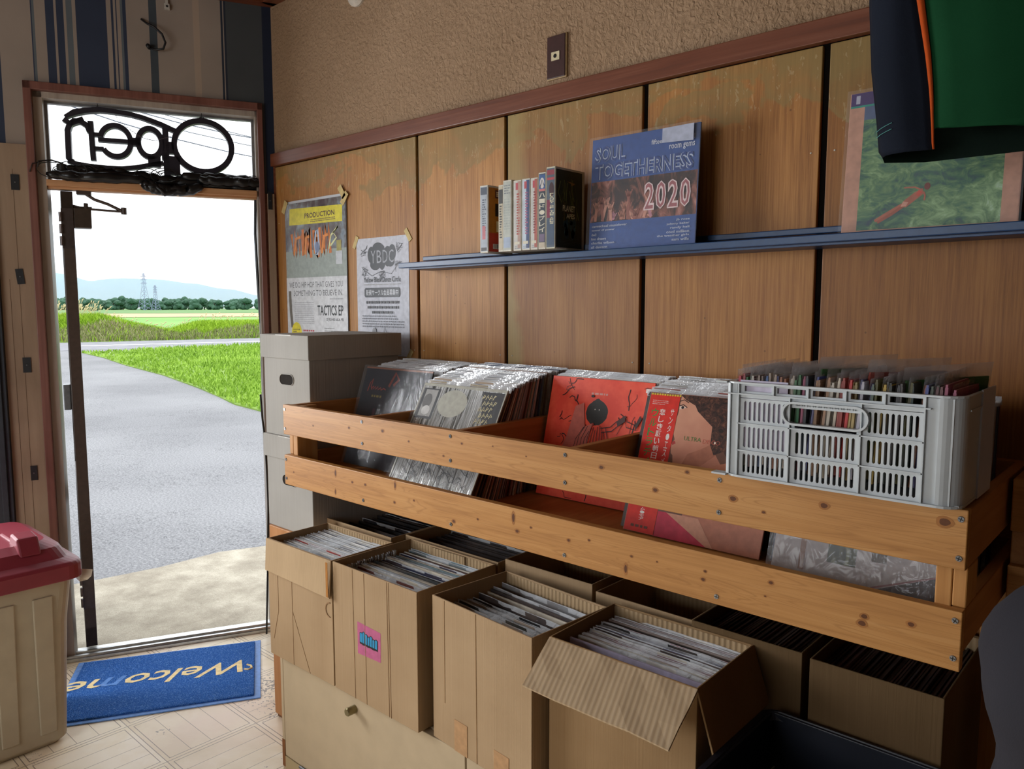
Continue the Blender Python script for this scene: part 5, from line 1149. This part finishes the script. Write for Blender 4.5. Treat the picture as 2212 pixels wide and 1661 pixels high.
pad = [tuple(wp(1.6, -.121, 0))[:2], tuple(wp(-.3, -.121, 0))[:2], (-.3, .75), (-1.2, .9), (-1.272, .625), (-1.37, .38), (-1.36, .03), (-1.42, -.36), (-1.52, -.8), (-1.6, -1.3)]
b.prism(pad[::-1], GZ, -.045, 'z'); struct(b.build('concrete_step', m_concrete(), bevel=.01))
b = MB(); b.prism([(-1.36, .33), (-1.33, .52), (-1.25, .66), (-1.29, .69), (-1.38, .55), (-1.41, .35)][::-1], GZ, GZ + .004, 'z'); b.prism([(-1.37, -.12), (-1.35, .1), (-1.37, .2), (-1.41, .1), (-1.42, -.1)][::-1], GZ, GZ + .004, 'z'); tag(b.build('cement_smear', flat('#d8d6d0', .9)), 'pale cement smear along the edge of the concrete doorstep', 'cement')
lawn = [(-24.2, 7.45), (-21, 6.95), (-17.5, 6.2), (-14, 5.6), (-10.8, 4.85), (-9.3, 4.45), (-8.1, 4.1), (-7.0, 3.95), (-5.2, 4.3), (-3, 5), (-2, 9), (-10, 30), (-21.2, 30), (-24.6, 13.5)]
b = MB(); b.prism(lawn[::-1], GZ, GZ + .02, 'z'); struct(b.build('lawn_base', m_grass('lawn_ground', '#5c7c2c', '#749038', '#86a248', .9)))
MG1 = m_grass('lawn_blades', '#64882c', '#84a63a', '#a0c052', .5); MG2 = m_grass('bank_blades_fresh', '#688e1c', '#88aa28', '#a0bc3e', .25); MG3 = m_grass('bank_blades_dry', '#6c7244', '#888a5c', '#a09872', .3)
def inside(p, poly):
    c = False; j = len(poly) - 1
    for i in range(len(poly)):
        if (poly[i][1] > p[1]) != (poly[j][1] > p[1]) and p[0] < (poly[j][0] - poly[i][0]) * (p[1] - poly[i][1]) / (poly[j][1] - poly[i][1]) + poly[i][0]: c = not c
        j = i
    return c
def blade(b, x, y, z, h, w, mi=0):
    a_ = rg.uniform(0, 2 * PI); dx, dy = math.cos(a_) * w, math.sin(a_) * w; lx, ly = rg.uniform(-.6, .6) * h, rg.uniform(-.6, .6) * h
    k = len(b.v); b.v += [(x - dx, y - dy, z), (x + dx, y + dy, z), (x + lx * .35 + dx * .6, y + ly * .35 + dy * .6, z + h * .6), (x + lx * .35 - dx * .6, y + ly * .35 - dy * .6, z + h * .6), (x + lx, y + ly, z + h)]
    b.f += [(k, k + 1, k + 2, k + 3), (k + 3, k + 2, k + 4)]; b.mi += [mi, mi]
b = MB(); n = 0
while n < 26000:
    f = rg.random() ** 1.6; x = -6.2 - 18.6 * f; y = 3.9 + (5 + 9 * f) * rg.random()
    if inside((x, y), lawn):
        hgt = rg.uniform(.05, .11) * (1.5 if y > 5.4 + .35 * (-7 - x) * .6 else 1); blade(b, x, y, GZ + .015, hgt, .012 + .0007 * abs(x)); n += 1
tag(b.build('lawn_grass', MG1, fix=False), 'short green lawn grass filling the wedge between driveway and road', 'grass', kind='stuff')
# bank beyond the road
def bh(t_):
    if t_ < 1.2: return .95
    if t_ < 4.2: return .95 - .72 * (t_ - 1.2) / 3.0
    if t_ < 5.6: return .23 + .42 * (t_ - 4.2) / 1.4
    return .65
def bp(t_, d): q = Vector((-32.2, 10.2, 0)) + rd * t_ + Vector((-.98, .2, 0)) * d; return q
bw = [(0, 0), (.6, .25), (1.8, .8), (3, 1.0), (5, .9), (8, .2), (12, -.2)]
def bz(t_, d):
    for (a1, b1), (a2, b2) in zip(bw, bw[1:]):
        if a1 <= d <= a2: return GZ + bh(t_) * (b1 + (b2 - b1) * (d - a1) / (a2 - a1))
    return GZ - .2
b = MB(); TT = [-30 + i * .8 for i in range(70)]; V = []
for t_ in TT:
    for d, _ in bw: q = bp(t_, d); V.append((q.x, q.y, bz(t_, d)))
nb = len(bw); b.add(V, [(i * nb + j, i * nb + j + 1, (i + 1) * nb + j + 1, (i + 1) * nb + j) for i in range(len(TT) - 1) for j in range(nb - 1)]); struct(b.build('grass_bank', m_grass('bank_ground', '#5a782c', '#6e8a3a', '#808e4c', .4), smooth=True))
b = MB()
for k in range(26000):
    t_ = rg.uniform(-3, 13); d = rg.uniform(0, 4.5) ** 1.; q = bp(t_, d); dry = d < 1.3 + .5 * math.sin(t_) + (.8 if 2.5 < t_ < 5 else 0)
    hh = rg.uniform(.12, .32) * (1.2 if t_ < 2 else .9); blade(b, q.x, q.y, bz(t_, d) - .03, hh, .022, 1 if dry and rg.random() < .8 else 0)
tag(b.build('bank_grass', [MG2, MG3], fix=False), 'tall fresh and dry grass covering the bank beyond the road', 'grass', kind='stuff')
b = MB()
for k in range(330):
    t_ = rg.choice([rg.uniform(-4, 2.2), rg.uniform(-1.5, 1.2), rg.uniform(1, 12)]); d = rg.uniform(3, 6.5); q = bp(t_, d); z = bz(t_, d); h = rg.uniform(.35, .75) * (1.15 if t_ < 1.5 else .55 + (.2 if t_ > 5.5 else 0)); lx = rg.uniform(.02, .22)
    b.tube([(q.x, q.y, z), (q.x + lx * .3, q.y + lx * .4, z + h * .7), (q.x + lx * .5, q.y + lx, z + h)], [.006, .006, .005], 4, 0); b.tube([(q.x + lx * .45, q.y + lx * .8, z + h * .88), (q.x + lx * .5, q.y + lx, z + h), (q.x + lx * .6, q.y + lx * 1.4, z + h * 1.08)], [.01, .026, .006], 4, 0)
tag(b.build('reed_plumes', flat('#c2b48a', .8), fix=False), 'tan seed plumes standing above the grass bank', 'reeds', kind='stuff')
# far trees
import bmesh
MT = m_grass('far_tree_foliage', '#30503c', '#3c5c48', '#4a6a56', .3); MTR = flat('#4a3c30')
def crown(seed):
    r = random.Random(seed); bm = bmesh.new()
    for k in range(11):
        mtx = Matrix.Translation((r.uniform(-2.6, 2.6), r.uniform(-1.5, 1.5), r.uniform(.9, 4.4))) @ Matrix.Diagonal((r.uniform(1.1, 1.9), r.uniform(1.1, 1.7), r.uniform(.9, 1.4), 1)); bmesh.ops.create_icosphere(bm, subdivisions=2, radius=1, matrix=mtx)
    for v in bm.verts: v.co += Vector((r.uniform(-.22, .22), r.uniform(-.22, .22), r.uniform(-.25, .25)))
    me = bpy.data.meshes.new('foliage'); bm.to_mesh(me); bm.free(); me.materials.append(MT); return me
crs = [crown(s_) for s_ in (1, 2, 3)]; bt = MB(); bt.tube([(0, 0, 0), (.1, 0, 1.2), (0, 0, 3.2)], [.3, .22, .12], 8); to = bt.build('trunk', MTR); tm = to.data; bpy.data.objects.remove(to)
F0 = Vector((-.94, .341, 0)); P_ = Vector((.341, .94, 0)); Cc = Vector((2.9, -1.76, -.3))
rt = random.Random(8)
for i in range(66):
    k = 432 + (i % 3) * 12 + rt.uniform(-1, 1); w = -72 + i * 2.6 + rt.uniform(-.8, .8); p = Cc + F0 * k + P_ * w
    r = thing('tree', 'dark rounded tree in the far line of trees across the fields', 'tree', p, (0, 0, rt.uniform(0, 6)), 'far line of trees'); sca = rt.uniform(.98, 1.2); r.scale = (sca, sca, sca * rt.uniform(.92, 1.12))
    c = bpy.data.objects.new('foliage', crs[i % 3]); col.objects.link(c); c.parent = r; c = bpy.data.objects.new('trunk', tm); col.objects.link(c); c.parent = r
for w, k, s_, lab in ((-2.5, 330, .62, 'small round bush before the tree line, right of the pylons'), (-8.5, 150, .12, 'tiny dark bush standing in the middle of the near rice field'), (31, 120, .2, 'low leafy bush at the right end of the grain field')):
    p = Cc + F0 * k + P_ * w; r = thing('bush', lab, 'bush', p); r.scale = (s_, s_, s_); c = bpy.data.objects.new('foliage', crs[1]); col.objects.link(c); c.parent = r; c.location.z = -1.4; c = bpy.data.objects.new('stem', tm); col.objects.link(c); c.parent = r; c.scale = (.5, .5, .6)
# pylons
def pylon(u, k, H, label):
    a_ = (u - 1106) / 1673.5; d = Fh + Rt * a_; p = Vector((2.9, -1.76, -.3)) + d * k
    t = thing('pylon', label, 'pylon', p, (0, 0, math.radians(20)), 'power pylons'); m = flat('#8e98b4', .6, .3, .2); r = .085
    b = MB(); bw_ = H * .13; tw = H * .018; n = 9
    wz = lambda f: bw_ * (1 - f) ** 1.6 + tw * f
    for f0 in range(n):
        fa, fb = f0 / n, (f0 + 1) / n; wa, wb_ = wz(fa), wz(fb)
        c0 = [(sx * wa, sy * wa, fa * H) for sx, sy in ((-1, -1), (1, -1), (1, 1), (-1, 1))]; c1 = [(sx * wb_, sy * wb_, fb * H) for sx, sy in ((-1, -1), (1, -1), (1, 1), (-1, 1))]
        for q in range(4):
            b.tube([c0[q], c1[q]], r, 4); b.tube([c0[q], c1[(q + 1) % 4]], r * .6, 4); b.tube([c0[(q + 1) % 4], c1[q]], r * .6, 4)
    b.build('tower', m, t)
    for f in (.72, .81, .90):
        b = MB(); L_ = H * .11; b.tube([(-L_, 0, f * H), (L_, 0, f * H)], r, 4); b.tube([(-L_, 0, f * H), (0, 0, f * H + .9)], r * .7, 4); b.tube([(L_, 0, f * H), (0, 0, f * H + .9)], r * .7, 4); b.build('crossarm', m, t)
pylon(313, 355, 17.0, 'taller lattice power pylon standing before the far trees'); pylon(336.5, 350, 11.3, 'shorter lattice power pylon right of the taller one')
# overhead cables near the building
for i, (p0, p1) in enumerate([((-8, 0.2, 4.42), (-8, 6.5, 4.0)), ((-8, .2, 4.30), (-8, 6.5, 3.65)), ((-11, 1, 5.3), (-11, 9, 4.62)), ((-11, 1, 5.05), (-11, 9, 4.5))]):
    A_, B_ = Vector(p0), Vector(p1); dd = (B_ - A_); b = MB(); b.tube([A_ + dd * f - Vector((0, 0, .25 * math.sin(PI * f))) for f in [-1 + 3 * k / 24 for k in range(25)]], .008, 5)
    tag(b.build('power_line', flat('#6a7080', .6)), 'thin overhead power line seen through the transom', 'power line', 'overhead power lines')
# mountains
b = MB(); R_ = 6000; V = []; us = [-200, 0, 100, 143, 165, 190, 205, 215, 240, 270, 300, 340, 370, 400, 430, 470, 510, 550, 600, 700, 900]; vs = [600, 590, 586, 592, 598, 606, 607, 604.5, 602, 601, 602, 603, 606, 611, 613, 622, 626, 637, 645, 655, 660]
for u, v_ in zip(us, vs):
    d = Fh + Rt * ((u - 1106) / 1673.5); h = 1.4 + (662 - v_) * R_ / 1665 * .985
    for k, f in ((4600, -.02), (4900, .25), (5300, .5), (5700, .8), (6000, 1.), (7000, .5)):
        q = Vector((2.9, -1.76, 0)) + d * k; V.append((q.x, q.y, max(-20, h * f * k / 6000) + (rg.uniform(-6, 6) if .1 < f < .9 else 0)))
b.add(V, [(i * 6 + j, i * 6 + j + 1, (i + 1) * 6 + j + 1, (i + 1) * 6 + j) for i in range(len(us) - 1) for j in range(5)]); mm = m_grass('hazed_forest_mountain', '#1e3a52', '#284660', '#32526a', .002)  # blue of the distance haze is mixed into the mountain's base colour
struct(b.build('mountain_range', mm, smooth=True))
# distance haze
hm = bpy.data.materials.new('blue_distance_haze'); hm.use_nodes = True; nt = hm.node_tree; nt.nodes.clear(); vo = nt.nodes.new('ShaderNodeOutputMaterial'); vs_ = nt.nodes.new('ShaderNodeVolumeScatter'); vs_.inputs['Color'].default_value = (.40, .74, 1, 1); vs_.inputs['Density'].default_value = .0034; nt.links.new(vs_.outputs[0], vo.inputs['Volume'])
for k0_, k1_, h_ in ((485, 600, 24), (601, 720, 31), (721, 850, 39), (851, 990, 47)):
    Hz = MB(); q4 = quadK(k0_, k1_, -900, 1200, -5); q5 = quadK(k0_, k1_, -900, 1200, h_)
    Hz.add(q4 + q5, [(3, 2, 1, 0), (4, 5, 6, 7), (0, 1, 5, 4), (1, 2, 6, 5), (2, 3, 7, 6), (3, 0, 4, 7)]); struct(Hz.build('haze', hm))
